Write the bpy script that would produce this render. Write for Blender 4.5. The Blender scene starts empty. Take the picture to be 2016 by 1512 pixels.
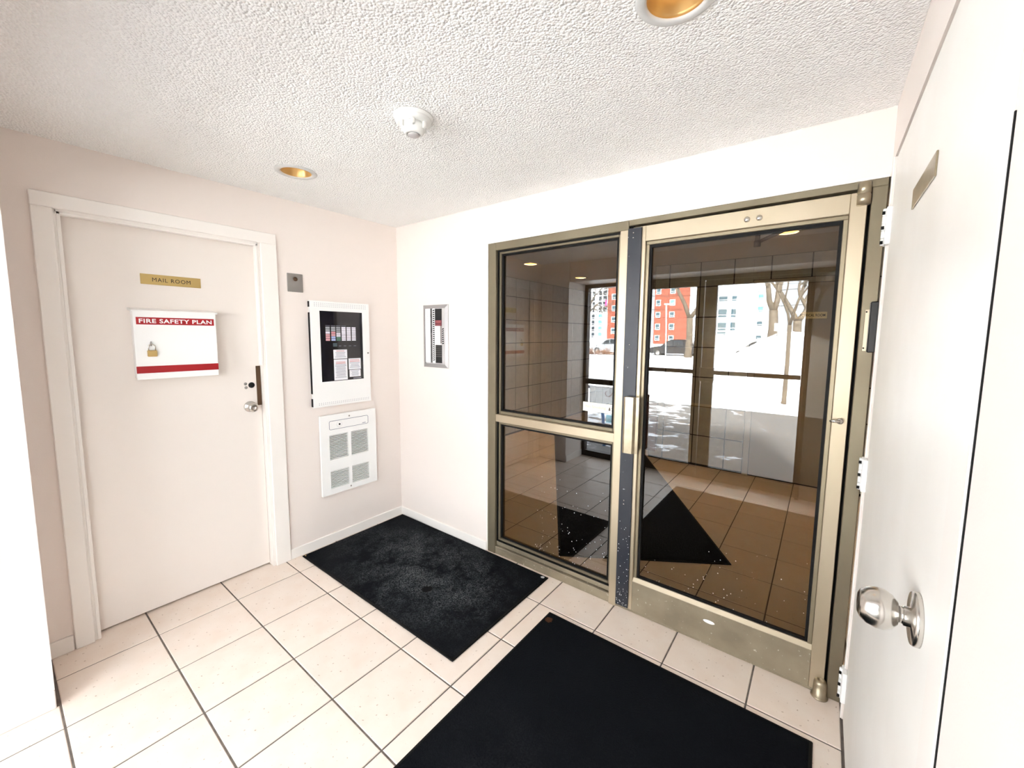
import bpy, bmesh, math, random
from mathutils import Vector, Matrix
random.seed(7)
S = bpy.context.scene
C = S.collection

# ------------------------------------------------------------------ camera
H = 2.321          # ceiling height
W = 2.883          # right wall plane
cam_d = bpy.data.cameras.new('camera')
cam = bpy.data.objects.new('camera', cam_d); C.objects.link(cam); S.camera = cam
YAW, PITCH, ROLL = -0.6472, -0.0990, 0.0092
cyw, syw, cp, sp = math.cos(YAW), math.sin(YAW), math.cos(PITCH), math.sin(PITCH)
fwd = Vector((syw*cp, cyw*cp, sp)); rgt = Vector((cyw, -syw, 0)); upv = rgt.cross(fwd)
r2 = math.cos(ROLL)*rgt + math.sin(ROLL)*upv
u2 = -math.sin(ROLL)*rgt + math.cos(ROLL)*upv
M = Matrix((r2, u2, -fwd)).transposed().to_4x4()
M.translation = Vector((2.7318, -2.0263, 1.5))
cam.matrix_world = M
cam_d.sensor_width = 36.0
cam_d.lens = 797.12/2016*36.0
cam_d.shift_x = -10.49/2016
cam_d.shift_y = -18.54/2016
cam_d.clip_start = 0.01; cam_d.clip_end = 500

# ------------------------------------------------------------------ world: even overcast winter sky
w = bpy.data.worlds.new('overcast_sky'); S.world = w; w.use_nodes = True
bg = w.node_tree.nodes['Background']
bg.inputs['Color'].default_value = (0.93, 0.965, 1.0, 1)
bg.inputs['Strength'].default_value = 1.0
sun_d = bpy.data.lights.new('hazy_sun', 'SUN'); sun_d.energy = 9.0; sun_d.angle = math.radians(12); sun_d.color = (1.0, 0.96, 0.90)
sun = bpy.data.objects.new('hazy_sun', sun_d); C.objects.link(sun); sun.location = (6, 20, 20)
sun.rotation_euler = Vector((-0.25, -0.75, -0.68)).to_track_quat('-Z', 'Y').to_euler()   # from behind the building, onto the snow
S.view_settings.view_transform = 'Standard'
S.view_settings.look = 'None'
S.view_settings.exposure = 3.27
S.view_settings.gamma = 1.0
S.view_settings.use_curve_mapping = False
S.cycles.max_bounces = 14; S.cycles.diffuse_bounces = 7; S.cycles.glossy_bounces = 6
S.cycles.transparent_max_bounces = 24
S.cycles.sample_clamp_indirect = 8.0
S.cycles.use_denoising = True

LAMP_WARM = (1.0, 0.62, 0.26)

# ------------------------------------------------------------------ materials
MATS = {}
def _n(nt, t, **kw):
    n = nt.nodes.new(t)
    for k, v in kw.items(): setattr(n, k, v)
    return n
def mat(name, col, rough=0.6, metal=0.0, spec=0.5, noise=None, bump=None, vary=0.0, emit=None, coat=0.0, speck=None):
    """noise=(scale, second colour, detail); bump=(scale, strength, kind); vary = tone change from piece to piece;
    speck=(scale, threshold, colour)"""
    if name in MATS: return MATS[name]
    m = bpy.data.materials.new(name); m.use_nodes = True
    nt = m.node_tree; L = nt.links.new
    b = nt.nodes['Principled BSDF']
    b.inputs['Base Color'].default_value = (*col, 1)
    b.inputs['Roughness'].default_value = rough
    b.inputs['Metallic'].default_value = metal
    b.inputs['Specular IOR Level'].default_value = spec
    b.inputs['Coat Weight'].default_value = coat
    tc = _n(nt, 'ShaderNodeTexCoord')
    out = None
    if noise:
        nz = _n(nt, 'ShaderNodeTexNoise'); nz.inputs['Scale'].default_value = noise[0]
        nz.inputs['Detail'].default_value = noise[2] if len(noise) > 2 else 6
        L(tc.outputs['Object'], nz.inputs['Vector'])
        rp = _n(nt, 'ShaderNodeValToRGB')
        rp.color_ramp.elements[0].position = 0.38; rp.color_ramp.elements[1].position = 0.66
        rp.color_ramp.elements[0].color = (*col, 1); rp.color_ramp.elements[1].color = (*noise[1], 1)
        L(nz.outputs['Fac'], rp.inputs['Fac']); out = rp.outputs['Color']
    if speck:
        nz = _n(nt, 'ShaderNodeTexNoise'); nz.inputs['Scale'].default_value = speck[0]; nz.inputs['Detail'].default_value = 3
        L(tc.outputs['Object'], nz.inputs['Vector'])
        rp = _n(nt, 'ShaderNodeValToRGB')
        rp.color_ramp.elements[0].position = speck[1]; rp.color_ramp.elements[1].position = min(1, speck[1]+0.05)
        L(nz.outputs['Fac'], rp.inputs['Fac'])
        mx = _n(nt, 'ShaderNodeMix', data_type='RGBA')
        L(rp.outputs['Color'], mx.inputs[0])
        if out: L(out, mx.inputs[6])
        else: mx.inputs[6].default_value = (*col, 1)
        mx.inputs[7].default_value = (*speck[2], 1)
        out = mx.outputs[2]
    if vary:
        oi = _n(nt, 'ShaderNodeObjectInfo'); mr = _n(nt, 'ShaderNodeMapRange')
        mr.inputs[3].default_value = 1-vary; mr.inputs[4].default_value = 1+vary
        L(oi.outputs['Random'], mr.inputs[0])
        hs = _n(nt, 'ShaderNodeHueSaturation')
        L(mr.outputs[0], hs.inputs['Value'])
        if out: L(out, hs.inputs['Color'])
        else: hs.inputs['Color'].default_value = (*col, 1)
        out = hs.outputs['Color']
    if out: L(out, b.inputs['Base Color'])
    if bump:
        kind = bump[2] if len(bump) > 2 else 'noise'
        if kind == 'stipple':
            a = _n(nt, 'ShaderNodeTexVoronoi'); a.inputs['Scale'].default_value = bump[0]
            c2 = _n(nt, 'ShaderNodeTexNoise'); c2.inputs['Scale'].default_value = bump[0]*0.9; c2.inputs['Detail'].default_value = 3
            L(tc.outputs['Object'], a.inputs['Vector']); L(tc.outputs['Object'], c2.inputs['Vector'])
            ma = _n(nt, 'ShaderNodeMath', operation='SUBTRACT')
            L(c2.outputs['Fac'], ma.inputs[0]); L(a.outputs['Distance'], ma.inputs[1]); h = ma.outputs[0]
        else:
            a = _n(nt, 'ShaderNodeTexNoise'); a.inputs['Scale'].default_value = bump[0]; a.inputs['Detail'].default_value = 4
            L(tc.outputs['Object'], a.inputs['Vector']); h = a.outputs['Fac']
        bn = _n(nt, 'ShaderNodeBump'); bn.inputs['Strength'].default_value = bump[1]
        bn.inputs['Distance'].default_value = bump[3] if len(bump) > 3 else 0.004
        L(h, bn.inputs['Height']); L(bn.outputs['Normal'], b.inputs['Normal'])
    if emit:
        b.inputs['Emission Color'].default_value = (*emit[0], 1); b.inputs['Emission Strength'].default_value = emit[1]
    MATS[name] = m; return m

def glass(name, tint, f0):
    """thin pane: Schlick reflection on the outer faces, tinted clear transmission"""
    m = bpy.data.materials.new(name); m.use_nodes = True; nt = m.node_tree; L = nt.links.new
    nt.nodes.remove(nt.nodes['Principled BSDF'])
    out = nt.nodes['Material Output']
    tr = _n(nt, 'ShaderNodeBsdfTransparent'); tr.inputs[0].default_value = (*[c**0.5 for c in tint], 1)
    gl = _n(nt, 'ShaderNodeBsdfGlossy'); gl.inputs['Roughness'].default_value = 0.0; gl.inputs[0].default_value = (0.97, 0.985, 1, 1)
    ge = _n(nt, 'ShaderNodeNewGeometry')
    dt = _n(nt, 'ShaderNodeVectorMath', operation='DOT_PRODUCT'); L(ge.outputs['Normal'], dt.inputs[0]); L(ge.outputs['Incoming'], dt.inputs[1])
    ab = _n(nt, 'ShaderNodeMath', operation='ABSOLUTE'); L(dt.outputs['Value'], ab.inputs[0])
    om = _n(nt, 'ShaderNodeMath', operation='SUBTRACT'); om.inputs[0].default_value = 1; L(ab.outputs[0], om.inputs[1])
    pw = _n(nt, 'ShaderNodeMath', operation='POWER'); L(om.outputs[0], pw.inputs[0]); pw.inputs[1].default_value = 5
    ma = _n(nt, 'ShaderNodeMath', operation='MULTIPLY_ADD'); L(pw.outputs[0], ma.inputs[0]); ma.inputs[1].default_value = 1-f0; ma.inputs[2].default_value = f0
    bf = _n(nt, 'ShaderNodeMath', operation='SUBTRACT'); bf.inputs[0].default_value = 1; L(ge.outputs['Backfacing'], bf.inputs[1])
    fa = _n(nt, 'ShaderNodeMath', operation='MULTIPLY'); L(ma.outputs[0], fa.inputs[0]); L(bf.outputs[0], fa.inputs[1])
    mx = _n(nt, 'ShaderNodeMixShader'); L(fa.outputs[0], mx.inputs[0]); L(tr.outputs[0], mx.inputs[1]); L(gl.outputs[0], mx.inputs[2])
    L(mx.outputs[0], out.inputs['Surface'])
    MATS[name] = m; return m

WALL = mat('painted_wall', (0.80, 0.725, 0.68), 0.55, bump=(220, 0.08))
CEIL = mat('stippled_ceiling', (0.95, 0.95, 0.94), 0.9, spec=0.1, bump=(120, 0.75, 'stipple', 0.009))
TRIM = mat('painted_trim', (0.85, 0.81, 0.77), 0.4, bump=(60, 0.03))
DOORP = mat('painted_door', (0.81, 0.745, 0.695), 0.42, bump=(300, 0.05))
DOORW = mat('worn_white_door', (0.86, 0.835, 0.80), 0.4, noise=(3.0, (0.81, 0.78, 0.74), 8), bump=(40, 0.04))
TILE = mat('beige_floor_tile', (0.80, 0.70, 0.62), 0.33, noise=(9, (0.77, 0.65, 0.56), 8), vary=0.03, speck=(70, 0.675, (0.45, 0.34, 0.26)), bump=(120, 0.05))
GROUT = mat('dark_grout', (0.12, 0.10, 0.085), 0.9, noise=(30, (0.18, 0.15, 0.13)))
WTILE = mat('glossy_wall_tile', (0.56, 0.56, 0.535), 0.12, noise=(14, (0.50, 0.50, 0.475), 8), vary=0.03)
BRONZE = mat('champagne_aluminium', (0.52, 0.44, 0.325), 0.40, metal=0.75, noise=(2.5, (0.47, 0.395, 0.285), 3), bump=(400, 0.02))
FRAMEB = mat('deep_bronze_frame', (0.235, 0.20, 0.135), 0.45, metal=0.6, noise=(3, (0.20, 0.165, 0.11), 5))  # darker bronze tone for jambs, heads and glazing stops
BRONZED = mat('dirty_aluminium', (0.33, 0.28, 0.20), 0.5, metal=0.5, noise=(6, (0.24, 0.20, 0.14), 8), speck=(60, 0.66, (0.6, 0.55, 0.45)))
SEAL = mat('black_rubber_seal', (0.0028, 0.0026, 0.0025), 0.6, spec=0.2)
STEELD = mat('dark_blue_steel', (0.013, 0.0165, 0.026), 0.40, metal=0.1, noise=(5, (0.024, 0.026, 0.034), 6), bump=(25, 0.05), speck=(55, 0.72, (0.5, 0.5, 0.52)))
CHROME = mat('satin_nickel', (0.62, 0.59, 0.55), 0.22, metal=1.0)
BRASS = mat('satin_brass', (0.58, 0.42, 0.17), 0.35, metal=0.85)
BRASSD = mat('aged_brass', (0.40, 0.335, 0.24), 0.32, metal=0.85, noise=(20, (0.31, 0.26, 0.18)))
DKMET = mat('dark_brown_metal', (0.10, 0.055, 0.03), 0.35, metal=0.6)
BLACK = mat('black_plastic', (0.004, 0.004, 0.0042), 0.3)
HOLE = mat('dark_hole', (0.004, 0.004, 0.004), 0.9)
WHITEM = mat('white_enamel', (0.86, 0.86, 0.85), 0.3)
WHITEP = mat('white_plastic', (0.82, 0.82, 0.80), 0.4)
GREYM = mat('grey_metal_trim', (0.62, 0.60, 0.60), 0.35, metal=0.3)
GREYP = mat('grey_plate', (0.30, 0.28, 0.265), 0.4, metal=0.5)
RED = mat('red_print', (0.36, 0.003, 0.008), 0.45)
WPRINT = mat('white_print', (0.88, 0.88, 0.88), 0.5)
INK = mat('black_ink', (0.01, 0.01, 0.01), 0.6)
PGLASS = mat('black_acrylic', (0.004, 0.004, 0.008), 0.06, spec=0.6)
PAPER = mat('white_paper', (0.80, 0.80, 0.84), 0.7)
GREYINK = mat('grey_ink', (0.30, 0.30, 0.36), 0.7)
REDINK = mat('red_ink', (0.55, 0.16, 0.16), 0.7)
LAMPREF = mat('amber_reflector', (0.46, 0.31, 0.13), 0.3, metal=0.7)
BULB = mat('warm_bulb', (1, 0.8, 0.5), 0.5, emit=((1.0, 0.70, 0.38), 1.0))
BULBL = mat('warm_lobby_bulb', (1, 0.8, 0.5), 0.5, emit=((1.0, 0.76, 0.50), 75.0))
GLASSB = glass('bronze_tinted_glass', (0.53, 0.475, 0.385), 0.125)
GLASSC = glass('clear_outer_glass', (0.90, 0.92, 0.92), 0.05)
GLASSD = glass('smoked_outer_glass', (0.05, 0.045, 0.038), 0.06)
DBRONZE = mat('dark_bronze_frame', (0.022, 0.013, 0.009), 0.45, metal=0.2)
LCEIL = mat('lobby_ceiling_paint', (0.66, 0.62, 0.56), 0.8)

def mat_mat(name, dust, amt, spots):
    m = bpy.data.materials.new(name); m.use_nodes = True; nt = m.node_tree; L = nt.links.new
    b = nt.nodes['Principled BSDF']; b.inputs['Roughness'].default_value = 0.95; b.inputs['Specular IOR Level'].default_value = 0.1
    tc = _n(nt, 'ShaderNodeTexCoord')
    n1 = _n(nt, 'ShaderNodeTexNoise'); n1.inputs['Scale'].default_value = 3.4; n1.inputs['Detail'].default_value = 12; n1.inputs['Roughness'].default_value = 0.78
    L(tc.outputs['Object'], n1.inputs['Vector'])
    r1 = _n(nt, 'ShaderNodeValToRGB'); r1.color_ramp.elements[0].position = 0.42; r1.color_ramp.elements[1].position = 0.75
    L(n1.outputs['Fac'], r1.inputs['Fac'])
    n2 = _n(nt, 'ShaderNodeTexNoise'); n2.inputs['Scale'].default_value = 160; n2.inputs['Detail'].default_value = 3
    L(tc.outputs['Object'], n2.inputs['Vector'])
    r2_ = _n(nt, 'ShaderNodeValToRGB'); r2_.color_ramp.elements[0].position = 0.40; r2_.color_ramp.elements[1].position = 0.68
    L(n2.outputs['Fac'], r2_.inputs['Fac'])
    mp_ = _n(nt, 'ShaderNodeMapping'); mp_.inputs['Scale'].default_value = (1.35, 2.3, 1); L(tc.outputs['Object'], mp_.inputs['Vector'])
    ln_ = _n(nt, 'ShaderNodeVectorMath', operation='LENGTH'); L(mp_.outputs['Vector'], ln_.inputs[0])
    fo_ = _n(nt, 'ShaderNodeMapRange'); fo_.inputs[1].default_value = 0.35; fo_.inputs[2].default_value = 1.15; fo_.inputs[3].default_value = 1.0; fo_.inputs[4].default_value = 0.12
    L(ln_.outputs['Value'], fo_.inputs[0])
    mf_ = _n(nt, 'ShaderNodeMath', operation='MULTIPLY'); L(r1.outputs['Color'], mf_.inputs[0]); L(fo_.outputs[0], mf_.inputs[1])
    mu = _n(nt, 'ShaderNodeMath', operation='MULTIPLY'); L(mf_.outputs[0], mu.inputs[0]); L(r2_.outputs['Color'], mu.inputs[1])
    m2 = _n(nt, 'ShaderNodeMath', operation='MULTIPLY'); L(mu.outputs[0], m2.inputs[0]); m2.inputs[1].default_value = amt
    mx = _n(nt, 'ShaderNodeMix', data_type='RGBA'); L(m2.outputs[0], mx.inputs[0])
    mx.inputs[6].default_value = (0.0028, 0.0036, 0.0052, 1); mx.inputs[7].default_value = (*dust, 1)
    col = mx.outputs[2]
    for (px, py, r, c) in spots:      # stains with a shape of their own
        sb = _n(nt, 'ShaderNodeVectorMath', operation='DISTANCE'); L(tc.outputs['Object'], sb.inputs[0]); sb.inputs[1].default_value = (px, py, 0.012)
        ad = _n(nt, 'ShaderNodeMath', operation='MULTIPLY_ADD'); L(n2.outputs['Fac'], ad.inputs[0]); ad.inputs[1].default_value = r*0.9; L(sb.outputs['Value'], ad.inputs[2])
        ls = _n(nt, 'ShaderNodeMath', operation='LESS_THAN'); L(ad.outputs[0], ls.inputs[0]); ls.inputs[1].default_value = r*1.45
        mm = _n(nt, 'ShaderNodeMix', data_type='RGBA'); L(ls.outputs[0], mm.inputs[0]); L(col, mm.inputs[6]); mm.inputs[7].default_value = (*c, 1)
        col = mm.outputs[2]
    L(col, b.inputs['Base Color'])
    bn = _n(nt, 'ShaderNodeBump'); bn.inputs['Strength'].default_value = 0.8; bn.inputs['Distance'].default_value = 0.004
    L(n2.outputs['Fac'], bn.inputs['Height']); L(bn.outputs['Normal'], b.inputs['Normal'])
    return m

# ------------------------------------------------------------------ mesh builder
ORG = {}
class MB:
    def __init__(s): s.v = []; s.f = []; s.sm = []
    def add(s, vs, fs, smooth=False):
        o = len(s.v); s.v += [tuple(p) for p in vs]
        for f in fs: s.f.append([i+o for i in f]); s.sm.append(smooth)
        return s
    def box(s, x0, x1, y0, y1, z0, z1, bev=0.0):
        if x0 > x1: x0, x1 = x1, x0
        if y0 > y1: y0, y1 = y1, y0
        if z0 > z1: z0, z1 = z1, z0
        vs = [(x, y, z) for x in (x0, x1) for y in (y0, y1) for z in (z0, z1)]
        fs = [(0, 1, 3, 2), (4, 6, 7, 5), (0, 4, 5, 1), (2, 3, 7, 6), (0, 2, 6, 4), (1, 5, 7, 3)]
        if bev > 0:
            bm = bmesh.new(); bv = [bm.verts.new(p) for p in vs]
            for f in fs: bm.faces.new([bv[i] for i in f])
            bmesh.ops.bevel(bm, geom=bm.edges[:], offset=min(bev, 0.45*min(x1-x0, y1-y0, z1-z0)), segments=1 if bev < 0.004 else 2, affect='EDGES', profile=0.5)
            bm.verts.index_update()
            s.add([v.co[:] for v in bm.verts], [[v.index for v in f.verts] for f in bm.faces]); bm.free()
        else: s.add(vs, fs)
        return s
    def prism(s, poly, o, r, u, n, d):
        """2-D polygon (in r,u) at o, pushed d along n"""
        o, r, u, n = map(Vector, (o, r, u, n)); k = len(poly)
        a = [o + r*p[0] + u*p[1] for p in poly]; b = [p + n*d for p in a]
        flip = r.cross(u).dot(n)*d < 0
        fs = [list(range(k))[::-1], list(range(k, 2*k))] + [[i, (i+1) % k, k+(i+1) % k, k+i] for i in range(k)]
        area = sum(poly[i][0]*poly[(i+1) % k][1]-poly[(i+1) % k][0]*poly[i][1] for i in range(k))
        if flip != (area < 0): fs = [f[::-1] for f in fs]
        return s.add(a+b, fs)
    def lathe(s, prof, o, ax, n=32, smooth=True, close=True):
        """prof = [(radius, distance along ax)]"""
        o, ax = Vector(o), Vector(ax).normalized()
        t = Vector((0, 0, 1)) if abs(ax.z) < 0.9 else Vector((1, 0, 0))
        a = ax.cross(t).normalized(); b = ax.cross(a)
        vs, fs = [], []
        for (r, h) in prof:
            for k in range(n):
                th = 2*math.pi*k/n; vs.append(o+ax*h+(a*math.cos(th)+b*math.sin(th))*r)
        for i in range(len(prof)-1):
            for k in range(n): fs.append([i*n+k, i*n+(k+1) % n, (i+1)*n+(k+1) % n, (i+1)*n+k])
        if close:
            if prof[0][0] > 1e-6: fs.append([k for k in range(n)][::-1])
            if prof[-1][0] > 1e-6: fs.append([(len(prof)-1)*n+k for k in range(n)])
        return s.add(vs, fs, smooth)
    def cyl(s, p0, p1, r0, r1=None, n=16, smooth=True):
        p0, p1 = Vector(p0), Vector(p1); r1 = r0 if r1 is None else r1
        return s.lathe([(r0, 0), (r1, (p1-p0).length)], p0, p1-p0, n, smooth)
    def tube(s, pts, rad, n=8):
        pts = [Vector(p) for p in pts]; k = len(pts)
        rad = rad if isinstance(rad, (list, tuple)) else [rad]*k
        vs, fs = [], []; ref = None
        for i, p in enumerate(pts):
            d = (pts[min(i+1, k-1)]-pts[max(i-1, 0)]).normalized()
            if ref is None: ref = d.cross(Vector((0.31, 0.87, 0.38))).normalized()
            a = (ref - d*ref.dot(d)).normalized(); ref = a; b = d.cross(a)
            for j in range(n):
                th = 2*math.pi*j/n; vs.append(p+(a*math.cos(th)+b*math.sin(th))*rad[i])
        for i in range(k-1):
            for j in range(n): fs.append([i*n+j, i*n+(j+1) % n, (i+1)*n+(j+1) % n, (i+1)*n+j])
        fs.append(list(range(n))[::-1]); fs.append([(k-1)*n+j for j in range(n)])
        return s.add(vs, fs, True)
    def text(s, body, o, r, u, n, height=None, width=None, bold=0.0, spacing=1.0, depth=0.0006):
        cu = bpy.data.curves.new('lettering', 'FONT'); cu.body = body; cu.align_x = 'CENTER'; cu.align_y = 'CENTER'
        cu.offset = bold; cu.space_character = spacing; cu.extrude = 0.0; cu.resolution_u = 3
        ob = bpy.data.objects.new('lettering_source', cu); C.objects.link(ob)
        dg = bpy.context.evaluated_depsgraph_get(); me = bpy.data.meshes.new_from_object(ob.evaluated_get(dg))
        vs = [v.co.copy() for v in me.vertices]; fs = [list(p.vertices) for p in me.polygons]
        bpy.data.objects.remove(ob); bpy.data.curves.remove(cu); bpy.data.meshes.remove(me)
        x0, x1 = min(v.x for v in vs), max(v.x for v in vs); y0, y1 = min(v.y for v in vs), max(v.y for v in vs)
        sy = height/(y1-y0) if height else width/(x1-x0)
        sx = width/(x1-x0) if width else sy
        o, r, u, n = map(Vector, (o, r, u, n))
        pts = [o + r*((v.x-(x0+x1)/2)*sx) + u*((v.y-(y0+y1)/2)*sy) + n*depth for v in vs]
        return s.add(pts, fs)
    def build(s, name, m, parent=None):
        me = bpy.data.meshes.new(name)
        off = ORG.get(parent.name, Vector()) if parent else Vector()
        me.from_pydata([tuple(Vector(p)-off) for p in s.v], [], s.f)
        me.polygons.foreach_set('use_smooth', s.sm); me.update()
        me.materials.append(m)
        o = bpy.data.objects.new(name, me); C.objects.link(o)
        if parent: o.parent = parent
        ORG[o.name] = off.copy()
        return o
def ngroup(name, loc, label=None, cat=None, group=None, kind=None):
    o = bpy.data.objects.new(name, None); o.empty_display_size = 0.1; C.objects.link(o); o.location = loc
    ORG[o.name] = Vector(loc); tag(o, label, cat, group, kind); return o
def tag(o, label=None, cat=None, group=None, kind=None):
    if label: o['label'] = label
    if cat: o['category'] = cat
    if group: o['group'] = group
    if kind: o['kind'] = kind
    return o
def struct(o, label, cat): return tag(o, label, cat, None, 'structure')
def one(mb, name, m, label, cat, group=None, loc=None):
    """single-mesh thing with its origin moved to its base"""
    e = None
    v = [Vector(p) for p in mb.v]
    c = Vector(loc) if loc else Vector((sum(p.x for p in v)/len(v), sum(p.y for p in v)/len(v), min(p.z for p in v)))
    me = bpy.data.meshes.new(name); me.from_pydata([tuple(p-c) for p in v], [], mb.f)
    me.polygons.foreach_set('use_smooth', mb.sm); me.materials.append(m)
    o = bpy.data.objects.new(name, me); C.objects.link(o); o.location = c; ORG[o.name] = c
    return tag(o, label, cat, group)
def labelp(o, s): o['label'] = s; return o
X, Y, Z = (1, 0, 0), (0, 1, 0), (0, 0, 1)

# ------------------------------------------------------------------ floors (grout bed + every tile)
T = 0.3399
GX0, GY0 = -0.1469, -0.9199
tile_cache = {}
def tile_mesh(sx, sy, m):
    k = (round(sx, 3), round(sy, 3), m.name)
    if k not in tile_cache:
        mb = MB(); b = 0.0025; t = 0.009
        mb.add([(0, 0, -t), (sx, 0, -t), (sx, sy, -t), (0, sy, -t), (0, 0, -b), (sx, 0, -b), (sx, sy, -b), (0, sy, -b),
                (b, b, 0), (sx-b, b, 0), (sx-b, sy-b, 0), (b, sy-b, 0)],
               [(0, 1, 5, 4), (1, 2, 6, 5), (2, 3, 7, 6), (3, 0, 4, 7), (4, 5, 9, 8), (5, 6, 10, 9), (6, 7, 11, 10), (7, 4, 8, 11), (8, 9, 10, 11)])
        me = bpy.data.meshes.new('tile'); me.from_pydata(mb.v, [], mb.f); me.materials.append(m); tile_cache[k] = me
    return tile_cache[k]
def lay_floor(parent, rects, m, gap=0.0065):
    """tiles of one grid inside a set of rectangles"""
    for (x0, x1, y0, y1) in rects:
        i0, i1 = math.floor((x0-GX0)/T), math.ceil((x1-GX0)/T)
        j0, j1 = math.floor((y0-GY0)/T), math.ceil((y1-GY0)/T)
        for i in range(i0, i1):
            for j in range(j0, j1):
                a0, a1 = max(x0, GX0+i*T)+gap/2, min(x1, GX0+(i+1)*T)-gap/2
                b0, b1 = max(y0, GY0+j*T)+gap/2, min(y1, GY0+(j+1)*T)-gap/2
                if a1-a0 < 0.02 or b1-b0 < 0.02: continue
                o = bpy.data.objects.new('tile', tile_mesh(a1-a0, b1-b0, m)); C.objects.link(o)
                o.parent = parent; o.location = Vector((a0, b0, random.uniform(-0.0006, 0.0))) - ORG[parent.name]
fl = MB().box(-0.15, 3.03, -2.46, 0.09, -0.12, -0.0035).build('floor', GROUT); struct(fl, 'beige square tiled floor of the entrance vestibule', 'floor')
lay_floor(fl, [(-0.10, W, GY0-3*T, 0.09), (0.375, W, -2.40, GY0-3*T)], TILE)
LX0, LX1, LYB, LYE = -0.95, 3.35, 2.90, 6.2
fl2 = MB().box(LX0-0.1, LX1+0.1, 0.09, LYE+0.1, -0.12, -0.0035).build('floor_lobby', GROUT); struct(fl2, 'beige square tiled floor of the lobby behind the glass', 'floor')
lay_floor(fl2, [(LX0, LX1, 0.09, LYB), (LX0, 1.064, LYB, LYE)], TILE)

# ------------------------------------------------------------------ walls and ceilings of the vestibule
wl = MB()
wl.box(-0.15, 0, -2.46, -1.80, 0, H).box(-0.15, 0, -0.98, 0.12, 0, H).box(-0.15, 0, -1.80, -0.98, 2.03, H).box(-0.22, -0.15, -2.46, 0.12, -0.12, H)
struct(wl.build('wall_left', WALL), 'pinkish beige painted wall holding the mail room door', 'wall')
wb = MB().box(0, 0.955, 0, 0.12, 0, H).box(0.955, 3.03, 0, 0.12, 2.080, H)
struct(wb.build('wall_back', WALL), 'pinkish white painted wall around the glass entrance', 'wall')
wr = MB()
wr.box(W, 2.95, -2.46, -1.243, 0, H).box(W, 2.95, -0.082, 0.0, 0, H).box(W, 2.95, -1.243, -0.082, 2.120, H).box(2.95, 3.05, -2.46, 0.12, -0.12, H)
struct(wr.build('wall_right', WALL), 'white painted wall holding the knobbed white door', 'wall')
wf = MB()
wf.box(0.0, 0.375, -2.46, -1.95, 0, H).box(0.375, W, -2.46, -1.985, 2.10, H)
struct(wf.build('wall_front', WALL), 'white wall corner and bulkhead beside the outer glass doors', 'wall')

def holed(mb, x0, x1, y0, y1, z, holes, s=0.12, n=32):
    xs = sorted({x0, x1, *[c[0]-s for c in holes], *[c[0]+s for c in holes]})
    ys = sorted({y0, y1, *[c[1]-s for c in holes], *[c[1]+s for c in holes]})
    for i in range(len(xs)-1):
        for j in range(len(ys)-1):
            cx, cy = (xs[i]+xs[i+1])/2, (ys[j]+ys[j+1])/2
            h = next((c for c in holes if abs(c[0]-cx) < s and abs(c[1]-cy) < s), None)
            if not h:
                mb.add([(xs[i], ys[j], z), (xs[i], ys[j+1], z), (xs[i+1], ys[j+1], z), (xs[i+1], ys[j], z)], [(0, 1, 2, 3)])
            elif abs(xs[i]-(h[0]-s)) < 1e-6 and abs(ys[j]-(h[1]-s)) < 1e-6:
                a, b = [], []
                for k in range(n):
                    th = 2*math.pi*k/n; c_, s_ = math.cos(th), math.sin(th); q = s/max(abs(c_), abs(s_))
                    a.append((h[0]+c_*q, h[1]+s_*q, z)); b.append((h[0]+c_*h[2], h[1]+s_*h[2], z))
                mb.add(a+b, [[k, n+k, n+(k+1) % n, (k+1) % n] for k in range(n)])
    return mb
LAMPS = [(0.503, -0.982), (2.39, -0.945)]
LLAMPS = [(-0.08, 1.93), (-0.14, 3.27), (2.44, 1.89)]
cl = MB(); holed(cl, -0.02, 3.03, -2.0, 0.0, H, [(x, y, 0.072) for x, y in LAMPS]); cl.box(-0.22, 3.05, -2.50, 0.12, H+0.17, H+0.22)
cl.box(-0.22, -0.15, -2.5, 0.12, H, H+0.17).box(2.98, 3.05, -2.5, 0.12, H, H+0.17).box(-0.22, 3.05, -2.5, -2.43, H, H+0.17)
struct(cl.build('ceiling', CEIL), 'white popcorn stippled ceiling', 'ceiling')
HL = 2.325
lc = MB(); holed(lc, LX0-0.05, LX1+0.05, 0.0, LYE+0.05, HL, [(x, y, 0.072) for x, y in LLAMPS]); lc.box(LX0-0.1, LX1+0.1, 0.0, LYE+0.1, HL+0.2, HL+0.25)
lc.box(LX0-0.1, LX1+0.1, 0.12, 0.19, HL, HL+0.2)
struct(lc.build('ceiling_lobby', LCEIL), 'plain lobby ceiling seen through the tinted glass', 'ceiling')

# baseboards
def base(name, x0, x1, y0, y1, h, label):
    return struct(MB().box(x0, x1, y0, y1, 0, h, 0.003).build(name, TRIM), label, 'baseboard')
base('baseboard_left', 0, 0.013, -0.889, -0.0, 0.068, 'low white baseboard under the wall heater')
base('baseboard_left_corner', 0, 0.013, -1.95, -1.864, 0.075, 'short white baseboard between wall corner and mail room casing')
base('baseboard_back', 0.013, 0.950, -0.013, 0, 0.066, 'low white baseboard behind the smaller mat')
base('baseboard_front', 0.375, 0.388, -2.33, -1.95, 0.075, 'white baseboard on the wall corner by the outer window')

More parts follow.
